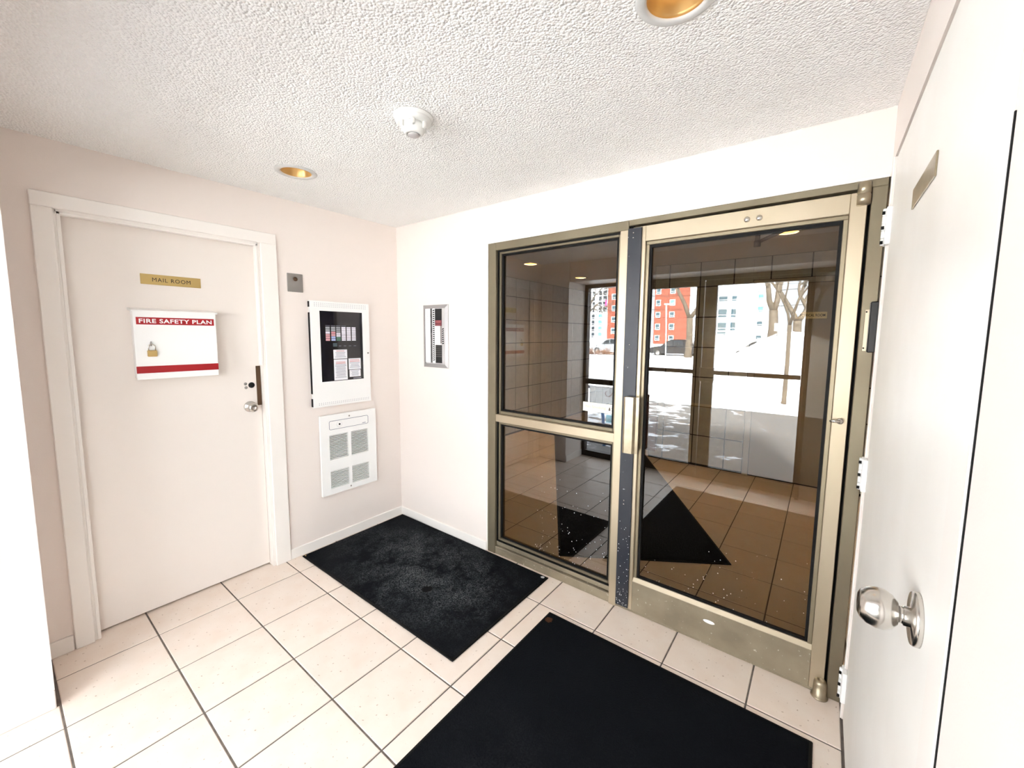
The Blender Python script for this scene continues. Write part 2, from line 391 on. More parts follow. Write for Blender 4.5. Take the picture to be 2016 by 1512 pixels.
# ------------------------------------------------------------------ outer glass front behind the camera
D = -2.37
def frame_rect(mb, x0, x1, z0, z1, wl_, wr_, wb_, wt_, y0, y1, bev=0.002):
    mb.box(x0, x0+wl_, y0, y1, z0, z1, bev).box(x1-wr_, x1, y0, y1, z0, z1, bev)
    mb.box(x0+wl_, x1-wr_, y0, y1, z0, z0+wb_, bev).box(x0+wl_, x1-wr_, y0, y1, z1-wt_, z1, bev); return mb
ws = ngroup('window_2', (0.375, D, 0), 'dark bronze framed outer sidelight window beside the entrance', 'window', None, 'structure')
f = MB(); frame_rect(f, 0.375, 1.06, 0.0, 2.10, 0.04, 0.16, 0.07, 0.04, D-0.05, D+0.03); f.build('window_frame', DBRONZE, ws)
MB().box(0.415, 0.90, D-0.05, D+0.03, 0.905, 0.965, 0.002).build('rail', DBRONZE, ws)
MB().box(0.415, 0.90, D-0.012, D-0.006, 0.965, 2.06).build('pane', GLASSC, ws)
MB().box(0.415, 0.90, D-0.012, D-0.006, 0.07, 0.905).build('pane', GLASSC, ws)
def outer_door(name, x0, x1, sl, sr, label):
    g = ngroup(name, (x0, D, 0), label, 'door', None, 'structure')
    f = MB(); frame_rect(f, x0, x1, 0.012, 2.06, sl, sr, 0.135, 0.055, D-0.045, D); f.build('door_frame', DBRONZE, g)
    MB().box(x0+sl, x1-sr, D-0.025, D-0.019, 0.147, 2.005).build('pane', GLASSC, g)
    b = MB().box(x0+0.02, x1-0.02, D+0.035, D+0.06, 1.115, 1.155, 0.004); b.build('push_bar', DBRONZE, g)
    return g
d1 = outer_door('door_4', 1.062, 1.7255, 0.06, 0.075, 'dark bronze outer glass door next to the outer sidelight')
d2 = outer_door('door_5', 1.7345, 2.60, 0.11, 0.02, 'wider dark bronze outer glass door next to the smoked pane')
MB().box(1.665, 1.724, D, D+0.06, 1.04, 1.18, 0.004).build('lock_case', DBRONZE, d1)
MB().box(1.736, 1.86, D, D+0.06, 1.04, 1.18, 0.004).build('lock_case', DBRONZE, d2)
MB().box(1.653, 1.722, D+0.001, D+0.006, 0.765, 0.80).build('push_plate', BRASS, d1)
MB().box(1.738, 1.85, D+0.001, D+0.006, 0.765, 0.80).build('push_plate', BRASS, d2)
oh = MB().box(1.06, W, D-0.05, D+0.03, 2.062, 2.10, 0.002).box(2.602, 2.632, D-0.05, D+0.03, 0, 2.062, 0.002).box(2.853, W, D-0.05, D+0.03, 0, 2.062, 0.002)
oh.box(1.06, W, D-0.06, D-0.03, -0.01, 0.010)
struct(oh.build('trim_outer_frame', DBRONZE), 'dark bronze frame around the outer glass doors', 'frame')
w3 = ngroup('window_3', (2.632, D, 0), 'narrow smoked side pane next to the outer doors', 'window', None, 'structure')
MB().box(2.632, 2.853, D-0.012, D-0.006, 0.0, 2.062).build('pane', GLASSD, w3)

# ------------------------------------------------------------------ inner glass entrance: sidelight
YF = 0.0
w1 = ngroup('window_1', (0.955, YF, 0), 'champagne aluminium sidelight with two bronze tinted panes', 'window', None, 'structure')
SX0, SX1 = 0.955, 1.901
MB().box(SX0, 1.020, YF, 0.11, 0, 2.080, 0.002).build('jamb', FRAMEB, w1)
MB().box(1.020, SX1, YF, 0.11, 2.032, 2.080, 0.002).build('head', FRAMEB, w1)
MB().box(1.858, SX1, YF-0.004, 0.11, 0.0, 2.032, 0.002).build('mullion', BRONZE, w1)
sl = MB().box(1.020, 1.858, YF+0.004, 0.11, 0.0, 0.052, 0.002).box(1.020, 1.858, 0.020, 0.11, 0.056, 0.085, 0.002)
labelp(sl.build('sill', BRONZED, w1), 'dirt-splashed sill')
MB().box(1.020, 1.858, 0.002, 0.11, 0.922, 0.972, 0.002).build('rail', BRONZE, w1)
def stops(x0, x1, z0, z1, par, t=0.020, yb=0.028):
    st = MB(); sv = 0.0
    frame_rect(st, x0+sv, x1-sv, z0+sv, z1-sv, t, t, t, t, yb, 0.048, 0.002); st.build('glazing_stop', FRAMEB, par)
    g = MB(); frame_rect(g, x0+t, x1-t, z0+t, z1-t, 0.014, 0.014, 0.010, 0.012, 0.040, 0.050, 0); g.build('gasket', SEAL, par)
stops(1.020, 1.858, 0.085, 0.922, w1); stops(1.020, 1.858, 0.972, 2.032, w1)
g_ = MB(); frame_rect(g_, 1.020, 1.858, 0.085, 2.032, 0.008, 0.008, 0.008, 0.009, 0.018, 0.028, 0); g_.build('gasket', SEAL, w1)
MB().box(1.030, 1.850, 0.050, 0.056, 0.095, 0.915).build('pane', GLASSB, w1)
MB().box(1.030, 1.850, 0.050, 0.056, 0.980, 2.024).build('pane', GLASSB, w1)

ck = MB().box(0.950, 2.88, -0.004, 0.002, 2.079, 2.089, 0.001).box(0.946, 0.956, -0.004, 0.002, 0.0, 2.089, 0.001)
struct(ck.build('trim_caulk', TRIM), 'thin painted caulk bead around the aluminium entrance frame', 'caulk')
rs_ = random.Random(12)
def specks(par, n, x0, x1, z0, z1, y, bias=2.0):
    mb = MB()
    for k in range(n):
        x, z, r = rs_.uniform(x0, x1), z0+(z1-z0)*rs_.random()**bias, rs_.uniform(0.0010, 0.0028)
        mb.add([(x+r*math.cos(t), y, z+r*math.sin(t)*rs_.uniform(.7, 1.3)) for t in [math.pi*j/3 for j in range(6)]], [(0, 1, 2, 3, 4, 5)])
    o = mb.build('salt_specks', WPRINT, par); o['kind'] = 'stuff'
specks(w1, 110, 1.32, 1.82, 0.11, 0.62, 0.0492)

# glass door
d2n = ngroup('door_2', (1.93, 0.0, 0), 'champagne aluminium framed glass door with pull handle', 'door', None, 'structure')
DX0, DX1, DZ0, DZ1 = 1.925, 2.824, 0.014, 2.041
MB().box(DX0, 1.990, 0.0, 0.045, DZ0, DZ1, 0.002).build('stile', BRONZE, d2n)
MB().box(2.774, DX1, 0.0, 0.045, DZ0, DZ1, 0.002).build('stile', BRONZE, d2n)
MB().box(1.990, 2.774, 0.0, 0.045, 1.966, DZ1, 0.002).build('top_rail', BRONZE, d2n)
labelp(MB().box(1.990, 2.774, 0.0, 0.045, DZ0, 0.180, 0.002).build('bottom_rail', BRONZED, d2n), 'salt-splashed bottom rail')
st = MB()
for (x0, x1, z0, z1) in ((1.990, 2.006, 0.196, 1.950), (2.758, 2.774, 0.196, 1.950), (1.990, 2.774, 1.950, 1.966)): st.box(x0, x1, 0.014, 0.032, z0, z1, 0.002)
MB().prism([(0, 0), (0.032, 0), (0.032, 0.018), (0.014, 0.018)], (1.990, 0.002, 0.180), Y, Z, X, 0.784).build('sloping_stop', BRONZE, d2n)
st.build('glazing_stop', mat('stop_aluminium', (0.30, 0.25, 0.17), 0.42, metal=0.7), d2n)
g = MB(); frame_rect(g, 2.006, 2.758, 0.198, 1.950, 0.011, 0.011, 0.010, 0.014, 0.022, 0.036, 0); g.build('gasket', SEAL, d2n)
MB().box(2.000, 2.764, 0.036, 0.042, 0.190, 1.958).build('pane', GLASSB, d2n)
ph = MB().prism([(0, 0), (0.074, 0), (0.074, 0.012), (0.060, 0.016), (0.050, 0.030), (0.010, 0.034), (0, 0.030)], (1.930, -0.028, 0.895), X, (0, -1, 0), Z, 0.292)
ph.box(1.94, 1.995, -0.03, 0.0, 0.905, 1.175)
po = ph.build('pull_handle', BRASSD, d2n); labelp(po, 'boxy champagne pull handle')
MB().box(2.004, 2.066, 0.050, 0.075, 0.90, 1.155, 0.003).build('inner_pull', mat('maroon_pull', (0.10, 0.02, 0.012), 0.4), d2n)
for bx in (2.430, 2.476): MB().lathe([(0.0125, 0), (0.012, 0.003), (0.006, 0.007), (0, 0.008)], (bx, 0.0, 2.000), (0, -1, 0), 16).build('bolt', CHROME, d2n)
cm = MB().cyl((2.462, 0.10, 1.905), (2.462, 0.10, 1.985), 0.010).cyl((2.462, 0.10, 1.900), (2.462, 0.10, 1.925), 0.014).cyl((2.462, 0.10, 1.985), (2.462, 0.10, 2.02), 0.016)
co = cm.build('door_closer', DKMET, d2n)
MB().tube([(2.462, 0.10, 1.918), (2.66, 0.13, 2.005)], 0.008, 8).box(2.30, 2.56, 0.047, 0.11, 2.0, 2.045, 0.004).build('closer_arm', DKMET, co)
lv = MB().cyl((2.800, 0.0, 1.172), (2.800, -0.022, 1.172), 0.011).tube([(2.800, -0.020, 1.172), (2.782, -0.023, 1.172), (2.768, -0.020, 1.170)], [0.0065, 0.006, 0.004], 10)
labelp(lv.build('thumb_turn', CHROME, d2n), 'small chrome thumb turn')
ov = MB().lathe([(0.026, 0), (0.024, 0.001), (0, 0.0012)], (0, 0, 0), (0, -1, 0), 24)
ov.v = [(p[0]+2.375, p[1]-0.0, p[2]*0.36+0.124) for p in ov.v]
labelp(ov.build('oval_sticker', WPRINT, d2n), 'small white oval sticker')
MB().lathe([(0.021, 0), (0.021, 0.036), (0.019, 0.037), (0.019, 0.041), (0.021, 0.042), (0.020, 0.078), (0.012, 0.082)], (2.812, -0.012, 1.990), Z, 20).build('top_pivot', BRASSD, d2n)
MB().lathe([(0.030, 0), (0.030, 0.004), (0.024, 0.005), (0.023, 0.060), (0.018, 0.074), (0.008, 0.075), (0.008, 0.068), (0, 0.068)], (2.812, -0.012, 0.001), Z, 20).build('bottom_pivot', BRASSD, d2n)
fr = MB().box(1.901, 2.879, 0.0, 0.11, 2.052, 2.080, 0.002).box(2.834, 2.879, 0.0, 0.11, 0, 2.052, 0.002)
struct(fr.build('trim_door_frame', FRAMEB), 'champagne aluminium frame head and jamb of the glass door', 'frame')
bk = MB().box(2.826, 2.834, 0.045, 0.10, 0, 2.052).box(1.901, 2.834, 0.046, 0.10, 2.041, 2.052).box(1.901, 1.925, 0.01, 0.10, 0, 2.05)
struct(bk.build('trim_door_gap', SEAL), 'black weather seal in the gap round the glass door', 'seal')
th = MB().box(1.901, 2.834, 0.004, 0.11, 0.0, 0.012, 0.002)
struct(th.build('trim_threshold', BRONZED), 'thin aluminium threshold under the glass door', 'threshold')
ag = ngroup('latch_guard', (1.936, -0.004, 0.02), 'tall dark blue steel strip covering the glass door seam', 'latch guard')
MB().box(1.901, 1.972, -0.009, -0.0045, 0.02, 2.036, 0.0015).build('plate', STEELD, ag)
for z in (2.012, 1.988, 1.452, 1.428, 0.62, 0.60): MB().lathe([(0.0045, 0), (0.003, 0.003), (0, 0.0035)], (1.930, -0.009, z), (0, -1, 0), 10).build('rivet', CHROME, ag)

specks(d2n, 50, 2.03, 2.74, 0.21, 0.55, 0.0352); specks(ag, 60, 1.905, 1.968, 0.03, 0.50, -0.0096)

# ------------------------------------------------------------------ mail room door in the left wall
d1n = ngroup('door_1', (-0.05, -1.386, 0), 'beige painted flush door of the mail room', 'door', None, 'structure')
MB().box(-0.09, -0.050, -1.786, -0.994, 0.010, 2.016, 0.002).build('door_leaf', DOORP, d1n)
kb = MB().lathe([(0.033, 0), (0.033, 0.006), (0.028, 0.010), (0.012, 0.011), (0.012, 0.030), (0.022, 0.034), (0.028, 0.044), (0.028, 0.056), (0.022, 0.064), (0.010, 0.067), (0.008, 0.064), (0, 0.064)], (-0.050, -1.060, 1.045), X, 32)
labelp(kb.build('door_knob', CHROME, d1n), 'satin nickel round knob with keyhole')
MB().lathe([(0.0175, 0), (0.0175, 0.0012), (0, 0.0012)], (-0.0500, -1.045, 1.176), X, 24).build('lock_hole', HOLE, d1n)
for (y, z) in ((-1.077, 1.186), (-1.075, 1.163)): MB().lathe([(0.009, 0), (0.008, 0.002), (0, 0.002)], (-0.050, y, z), X, 14).build('screw', GREYP, d1n)
lg = MB().box(-0.052, -0.044, -1.018, -0.994, 1.048, 1.292, 0.001); labelp(lg.build('latch_plate', DKMET, d1n), 'brown metal latch cover strip')
tr1 = MB()
for (a, b, c_, d_, z0, z1) in ((0, 0.016, -1.861, -1.797, 0, 2.03), (0, 0.016, -0.980, -0.891, 0, 2.03), (0, 0.016, -1.861, -0.891, 2.030, 2.093)): tr1.box(a, b, c_, d_, z0, z1, 0.003)
tr1.box(-0.12, -0.0, -1.800, -1.787, 0, 2.03).box(-0.12, 0, -0.993, -0.980, 0, 2.03).box(-0.12, 0, -1.79, -0.99, 2.018, 2.03)
tr1.box(-0.030, 0.006, -1.788, -1.775, 0, 2.02, 0.002).box(-0.030, 0.006, -1.005, -0.992, 1.30, 2.02, 0.002).box(-0.030, 0.006, -1.79, -0.99, 2.008, 2.02, 0.002)
struct(tr1.build('trim_mail_door', TRIM), 'painted casing around the mail room door', 'door casing')
struct(MB().box(-0.14, -0.101, -1.79, -0.99, -0.01, 0.03).build('trim_mail_gap_shade', HOLE), 'dark strip standing in for shade in the gap below the mail room door', 'threshold')  # near-black strip gives the gap under the leaf its shade by colour

sg = ngroup('door_sign', (-0.05, -1.392, 1.738), 'brass MAIL ROOM nameplate with black lettering', 'sign')
MB().box(-0.050, -0.047, -1.517, -1.267, 1.738, 1.790, 0.001).build('plate', BRASS, sg)
MB().text('MAIL ROOM', (-0.047, -1.392, 1.7635), Y, Z, X, height=0.020, width=0.158, spacing=1.15).build('lettering', INK, sg)

# fire safety plan box
fb = ngroup('fire_plan_box', (-0.05, -1.402, 1.258), 'white metal FIRE SAFETY PLAN box with two red bands', 'box')
MB().box(-0.050, 0.024, -1.566, -1.238, 1.262, 1.602, 0.002).build('body', WHITEM, fb)
fd = MB().box(0.024, 0.031, -1.572, -1.232, 1.257, 1.600, 0.0015).build('front_cover', WHITEM, fb)
MB().prism([(0, 0), (0.088, -0.010), (0.090, -0.002), (0.0, 0.012)], (-0.050, -1.576, 1.604), X, Z, Y, 0.352).build('lid', WHITEM, fb)
MB().box(0.031, 0.0318, -1.560, -1.241, 1.532, 1.568).build('red_band', RED, fd)
MB().box(0.031, 0.0318, -1.572, -1.232, 1.289, 1.324).build('red_band', RED, fd)
MB().text('FIRE SAFETY PLAN', (0.0319, -1.4005, 1.550), Y, Z, X, height=0.0215, width=0.298, bold=0.022, spacing=1.06).build('lettering', WPRINT, fd)
hs = MB().cyl((0.031, -1.511, 1.437), (0.040, -1.511, 1.437), 0.004); hs.tube([(0.036, -1.511, 1.447), (0.040, -1.511, 1.437), (0.036, -1.511, 1.425)], 0.0025, 8)
hs.build('hasp', GREYP, fd)
pk = ngroup('padlock', (0.043, -1.511, 1.372), 'small brass padlock hanging on the fire plan box', 'padlock')
MB().box(0.036, 0.050, -1.529, -1.492, 1.372, 1.404, 0.003).build('body', BRASS, pk)
a = [(0.0425, -1.5105+0.0135*math.cos(t), 1.420+0.0135*math.sin(t)) for t in [math.pi*k/10 for k in range(11)]]
MB().tube([(0.0425, -1.497, 1.402)]+a+[(0.0425, -1.524, 1.402)], 0.0025, 8).build('shackle', CHROME, pk)

# key switch plate
kp = ngroup('key_switch', (0, -0.784, 1.757), 'small grey key switch plate beside the mail room casing', 'key switch')
MB().box(0, 0.007, -0.833, -0.736, 1.757, 1.873, 0.004).build('plate', GREYP, kp)
MB().lathe([(0.013, 0), (0.013, 0.006), (0.010, 0.008), (0.004, 0.008), (0.003, 0.004), (0, 0.004)], (0.007, -0.785, 1.838), X, 20).build('key_cylinder', DKMET, kp)

# fire alarm panel
PN = ngroup('alarm_panel', (0, -0.492, 0.990), 'white fire alarm panel with black display window and notices', 'alarm panel')
MB().box(0, 0.012, -0.700, -0.284, 1.0, 1.70).build('back_box', WHITEM, PN)
pd = MB()
for (y0, y1, z0, z1) in ((-0.710, -0.645, 0.992, 1.711), (-0.330, -0.276, 0.992, 1.711), (-0.645, -0.330, 1.646, 1.711), (-0.645, -0.330, 0.992, 1.164)): pd.box(0.012, 0.024, y0, y1, z0, z1)
pd = pd.build('cover_door', WHITEM, PN)
MB().box(0.013, 0.020, -0.646, -0.329, 1.163, 1.647).build('display_window', PGLASS, PN)
MB().box(0.004, 0.0235, -0.7125, -0.7095, 1.088, 1.632).box(0.004, 0.0235, -0.7125, -0.7095, 1.668, 1.705).box(0.004, 0.0235, -0.7125, -0.7095, 1.0, 1.055).build('hinge_gap', SEAL, PN)
hol = MB()
for r_ in range(3):
    for k in range(27):
        y = -0.679+k*0.0143; z = 1.697-r_*0.0105; hol.box(0.0240, 0.0243, y, y+0.0042, z-0.003, z+0.001)
for r_ in range(2):
    for k in range(27):
        y = -0.671+k*0.0143; z = 1.020-r_*0.010; hol.box(0.0240, 0.0243, y, y+0.0042, z-0.003, z+0.001)
o = hol.build('vent_holes', GREYINK, PN); o['kind'] = 'stuff'
MB().lathe([(0.007, 0), (0.006, 0.003), (0, 0.003)], (0.024, -0.291, 1.352), X, 14).build('lock', GREYP, PN)
cols = [-0.606, -0.567, -0.530, -0.491, -0.453, -0.414]
LC = {'g': mat('label_grey', (0.30, 0.31, 0.33), 0.6), 'w': mat('label_white', (0.74, 0.72, 0.80), 0.6), 'p': mat('label_pink', (0.62, 0.33, 0.36), 0.6), 'r': mat('label_red', (0.60, 0.25, 0.28), 0.6), 'b': mat('label_blue', (0.35, 0.42, 0.68), 0.6), 'n': mat('label_green', (0.07, 0.16, 0.11), 0.6)}
pat = ['ggwppp', 'ggrpbb', 'gggwwnn', 'wwwwwwww', 'wwwwwwww', 'wwwwwwww']
for ci, y in enumerate(cols):
    k = len(pat[ci]); zt, zb = 1.540, 1.442; hh = (zt-zb)/k
    for ri, ch in enumerate(pat[ci]):
        z1 = zt-ri*hh; MB().box(0.020, 0.0206, y, y+0.030, z1-hh+0.0022, z1).build('indicator_label', LC[ch], PN)
hb = MB()
for y in cols[:4]: hb.box(0.020, 0.0205, y, y+0.032, 1.547, 1.549)
hb.build('heading_line', GREYINK, PN)
MB().box(0.020, 0.0215, -0.557, -0.527, 1.404, 1.428, 0.001).build('button', mat('button_teal', (0.05, 0.08, 0.09), 0.4), PN)
for y in (-0.515, -0.478, -0.440, -0.402): MB().box(0.020, 0.0205, y, y+0.018, 1.406, 1.409).build('button_caption', GREYINK, PN)
def notice(y0, y1, z0, z1, lines, red=1):
    o = MB().box(0.020, 0.0207, y0, y1, z0, z1).build('notice', PAPER, PN)
    t_ = MB(); n_ = MB(); h = (z1-z0)
    for i in range(lines):
        z = z1-h*(0.12+0.8*i/lines); wf_ = random.uniform(0.55, 0.85); c_ = (y0+y1)/2; q = (y1-y0)*wf_/2
        (n_ if i < red else t_).box(0.0207, 0.0209, c_-q, c_+q, z-min(0.004, h*0.35/lines), z)
    if t_.v: t_.build('print_lines', GREYINK, o)
    if n_.v: n_.build('print_heading', REDINK, o)
notice(-0.556, -0.455, 1.318, 1.382, 5); notice(-0.555, -0.456, 1.168, 1.314, 13, 2); notice(-0.446, -0.351, 1.238, 1.317, 6, 2); notice(-0.441, -0.354, 1.184, 1.234, 6, 0)
MB().box(0.020, 0.0204, -0.412, -0.350, 1.170, 1.176).build('maker_mark', GREYINK, PN)

# wall heater
HT = ngroup('wall_heater', (0, -0.463, 0.360), 'white recessed wall heater with louvred grilles and thermostat', 'heater')
gr = [(-0.612, -0.474, 0.613, 0.786, 16), (-0.450, -0.312, 0.610, 0.784, 16), (-0.613, -0.475, 0.405, 0.529, 12), (-0.449, -0.313, 0.403, 0.528, 12)]
MB().box(0, 0.012, -0.660, -0.252, 0.372, 0.918).build('back_box', SEAL, HT)
cv = MB()
for (y0, y1, z0, z1) in ((-0.672, -0.612, 0.362, 0.930), (-0.312, -0.245, 0.362, 0.930), (-0.474, -0.450, 0.362, 0.930), (-0.612, -0.474, 0.786, 0.930), (-0.450, -0.312, 0.786, 0.930), (-0.612, -0.474, 0.529, 0.612), (-0.450, -0.312, 0.529, 0.611), (-0.612, -0.474, 0.362, 0.405), (-0.450, -0.312, 0.362, 0.403)):
    cv.box(0.010, 0.030, y0, y1, z0, z1)
cv.build('cover', WHITEM, HT)
sm_ = bpy.data.meshes
for (y0, y1, z0, z1, k) in gr:
    p = (z1-z0)/k
    for i in range(k):
        z = z0+p*(i+0.5); MB().box(0.016, 0.0295, y0, y1, z-p*0.20, z+p*0.20).build('louvre', WHITEM, HT)
ob_ = MB(); pts = []
def rrect(y0, y1, z0, z1, r, n=5):
    P = []
    for (cy_, cz_, a0) in ((y1-r, z1-r, 0), (y0+r, z1-r, 90), (y0+r, z0+r, 180), (y1-r, z0+r, 270)):
        for k in range(n+1):
            t = math.radians(a0+90*k/n); P.append((cy_+r*math.cos(t), cz_+r*math.sin(t)))
    return P
P = rrect(-0.610, -0.311, 0.826, 0.886, 0.010)
MB().tube([(0.0302, a_, b_) for a_, b_ in P+P[:2]], 0.0016, 6).build('outline', mat('blue_grey_line', (0.16, 0.17, 0.24), 0.5), HT)
kn = MB().lathe([(0.0215, 0), (0.020, 0.004), (0.008, 0.005), (0.007, 0.003), (0, 0.003)], (0.030, -0.536, 0.857), X, 28).build('thermostat_dial', WHITEM, HT)
MB().lathe([(0.0065, 0), (0, 0.0005)], (0.0335, -0.536, 0.857), X, 16).build('dial_stem', HOLE, kn)
for (y, z) in ((-0.460, 0.905), (-0.462, 0.384)): MB().lathe([(0.006, 0), (0.005, 0.002), (0, 0.002)], (0.030, y, z), X, 12).build('screw', GREYP, HT)
MB().box(0.030, 0.0304, -0.358, -0.331, 0.833, 0.838).build('maker_mark', GREYINK, HT)

# tenant directory / buzzer panel recessed in the back wall
DR = ngroup('directory_board', (0.446, 0, 1.250), 'grey framed tenant directory board with name strips', 'directory')
fm = MB()
def mitre(x0, x1, z0, z1, t, mb):
    prof_o, prof_i = -0.004, -0.014
    c = [(x0, z0), (x1, z0), (x1, z1), (x0, z1)]; i = [(x0+t, z0+t), (x1-t, z0+t), (x1-t, z1-t), (x0+t, z1-t)]
    for k in range(4):
        a_, b_ = c[k], c[(k+1) % 4]; d_, e_ = i[k], i[(k+1) % 4]
        mb.add([(a_[0], prof_o, a_[1]), (b_[0], prof_o, b_[1]), (e_[0], prof_i, e_[1]), (d_[0], prof_i, d_[1]), (a_[0], 0, a_[1]), (b_[0], 0, b_[1]), (e_[0], 0, e_[1]), (d_[0], 0, d_[1])],
               [(0, 1, 2, 3), (0, 4, 5, 1), (2, 6, 7, 3), (1, 5, 6, 2), (0, 3, 7, 4)])
mitre(0.313, 0.580, 1.250, 1.709, 0.026, fm); fm.build('frame', mat('grey_anodised_frame', (0.36, 0.345, 0.345), 0.35, metal=0.4), DR)
MB().box(0.337, 0.556, -0.004, 0, 1.272, 1.686).build('backing', GREYM, DR)
MB().box(0.339, 0.394, -0.0075, -0.004, 1.286, 1.684).build('name_list', WPRINT, DR)
nl = MB()
for k in range(13): nl.box(0.358+random.uniform(0, .004), 0.370+random.uniform(0, .008), -0.0079, -0.0075, 1.655-k*0.0145, 1.659-k*0.0145)
nl.build('print_lines', GREYM, DR)
MB().box(0.394, 0.416, -0.0072, -0.004, 1.284, 1.684).build('dark_strip', mat('dark_strip', (0.03, 0.03, 0.03), 0.3, noise=(60, (0.13, 0.12, 0.12))), DR)
MB().box(0.417, 0.446, -0.009, -0.004, 1.284, 1.684).build('toothed_strip', WPRINT, DR)
tb = MB()
for k in range(26): tb.prism([(0, 0), (0.019, 0.004), (0.019, 0.012), (0, 0.008)], (0.4235, -0.009, 1.300+k*0.0145), X, Z, (0, -1, 0), 0.0008)
tb.build('teeth', SEAL, DR)
MB().box(0.448, 0.519, -0.010, -0.004, 1.598, 1.679).build('black_block', BLACK, DR)
MB().box(0.448, 0.519, -0.010, -0.004, 1.556, 1.598).build('maroon_label', mat('maroon_label', (0.13, 0.015, 0.03), 0.5), DR)
ml = MB()
for z in (1.590, 1.583, 1.576, 1.562): ml.box(0.456, 0.510, -0.0104, -0.010, z, z+0.003)
ml.build('print_lines', REDINK, DR)
MB().box(0.448, 0.500, -0.009, -0.004, 1.420, 1.556).build('white_card', WPRINT, DR)
MB().box(0.500, 0.519, -0.007, -0.004, 1.430, 1.556).build('grey_strip', GREYP, DR)
MB().box(0.452, 0.520, -0.010, -0.004, 1.286, 1.416).build('black_block', BLACK, DR)
for k in range(6): MB().box(0.456, 0.518, -0.0108, -0.010, 1.332+k*0.0140, 1.3345+k*0.0140).build('slot_line', GREYP, DR)
MB().box(0.520, 0.552, -0.009, -0.004, 1.284, 1.684).build('toothed_strip', GREYM, DR)
tb = MB()
for k in range(8): tb.prism([(0, 0), (0.017, 0.004), (0.017, 0.012), (0, 0.008)], (0.523, -0.009, 1.424+k*0.0148), X, Z, (0, -1, 0), 0.0008)
tb.build('teeth', SEAL, DR)

# ------------------------------------------------------------------ right hand door
d3 = ngroup('door_3', (W, -0.66, 0), 'worn white painted door with round knob and brass plate', 'door', None, 'structure')
MB().box(2.887, 2.93, -1.236, -0.088, 0.008, 2.113, 0.002).build('door_leaf', DOORW, d3)
kb = MB().lathe([(0.043, 0), (0.043, 0.007), (0.041, 0.010), (0.016, 0.011), (0.016, 0.019), (0.0135, 0.020), (0.0135, 0.026), (0.019, 0.0265), (0.027, 0.033), (0.0325, 0.043), (0.0335, 0.053), (0.030, 0.066), (0.023, 0.075), (0.016, 0.0785), (0.014, 0.077), (0, 0.077)], (2.887, -1.122, 1.035), (-1, 0, 0), 40)
labelp(kb.build('door_knob', CHROME, d3), 'satin nickel egg-shaped knob')
def hinge(z0, z1):
    o = MB().box(2.872, 2.8868, -0.118, -0.060, z0, z1, 0.002).build('hinge', WHITEM, d3)
    p = (z1-z0)/5
    kn_ = MB()
    for k in range(5): kn_.cyl((2.872, -0.085, z0+p*k+0.001), (2.872, -0.085, z0+p*(k+1)-0.001), 0.0085, n=12)
    kn_.build('knuckle', WHITEM, o)
    sl_ = MB()
    for k in range(3): sl_.box(2.8618, 2.870, -0.0955, -0.0915, z0+p*(2*k)+0.004, z0+p*(2*k)+p*0.6)
    sl_.build('slot', SEAL, o)
hinge(1.822, 1.948); hinge(0.936, 1.056); hinge(0.090, 0.212)
tr3 = MB()
tr3.box(2.879, W, -0.081, -0.056, 0, 2.120, 0.001).box(2.8795, W, -1.318, -1.244, 0, H, 0.0015)
struct(tr3.build('trim_right_door', TRIM), 'white painted casing around the worn white door', 'door casing')
struct(MB().box(2.8815, W, -1.3215, -1.3185, 0, 1.75).build('trim_casing_gap', SEAL), 'thin dark crack between door casing and right wall', 'crack')
rs = ngroup('brass_plate', (2.887, -0.717, 1.822), 'aged brass nameplate on the worn white door', 'sign')
MB().box(2.8835, 2.887, -0.853, -0.581, 1.822, 1.872, 0.001).build('plate', BRASSD, rs)
bb = ngroup('door_contact', (2.866, 0.0, 1.445), 'black box with silver plate on the glass door jamb', 'door contact')
MB().box(2.846, 2.866, -0.004, 0.0, 1.448, 1.605, 0.001).build('mounting_plate', BRONZE, bb)
MB().box(2.858, 2.882, -0.040, -0.004, 1.445, 1.632, 0.003).build('housing', BLACK, bb)
MB().box(2.8565, 2.8585, -0.034, -0.010, 1.450, 1.628, 0.0008).build('face_plate', mat('grey_steel_face', (0.33, 0.33, 0.33), 0.25, metal=0.8), bb)
for z in (1.46, 1.596): MB().lathe([(0.003, 0), (0, 0.001)], (2.850, -0.004, z), (0, -1, 0), 8).build('screw', SEAL, bb)

# ------------------------------------------------------------------ ceiling fittings
def downlight(x, y, z, bulb, label, group):
    g = ngroup('recessed_light', (x, y, z), label, 'light', group)
    MB().lathe([(0.071, 0.002), (0.072, -0.004), (0.078, -0.007), (0.094, -0.004), (0.098, -0.0005), (0.098, 0.0)], (x, y, z), Z, 48, close=False).build('trim_ring', mat('ring_grey_white', (0.60, 0.60, 0.59), 0.4), g)
    prof = [(0.071, 0.0)]
    for k in range(1, 13): prof += [(0.0705-0.0012*k+0.0008, 0.0095*k-0.002), (0.0705-0.0012*k-0.001, 0.0095*k)]
    prof += [(0.054, 0.125), (0.0, 0.126)]
    MB().lathe(prof, (x, y, z), Z, 40, close=False).build('reflector', LAMPREF, g)
    b = MB().lathe([(0, 0.052), (0.020, 0.054), (0.036, 0.062), (0.044, 0.076), (0.040, 0.092), (0.020, 0.112), (0.018, 0.124)], (x, y, z), Z, 24)
    b.build('bulb', bulb, g)
    return g
downlight(*LAMPS[0], H, BULB, 'recessed ceiling light nearer the mail room door', 'vestibule downlights')
downlight(*LAMPS[1], H, BULB, 'recessed ceiling light above the larger mat', 'vestibule downlights')
downlight(*LLAMPS[0], HL, BULBL, 'recessed lobby light nearer the sidelight pane', 'lobby downlights')
downlight(*LLAMPS[1], HL, BULBL, 'recessed lobby light deeper along the corridor', 'lobby downlights')
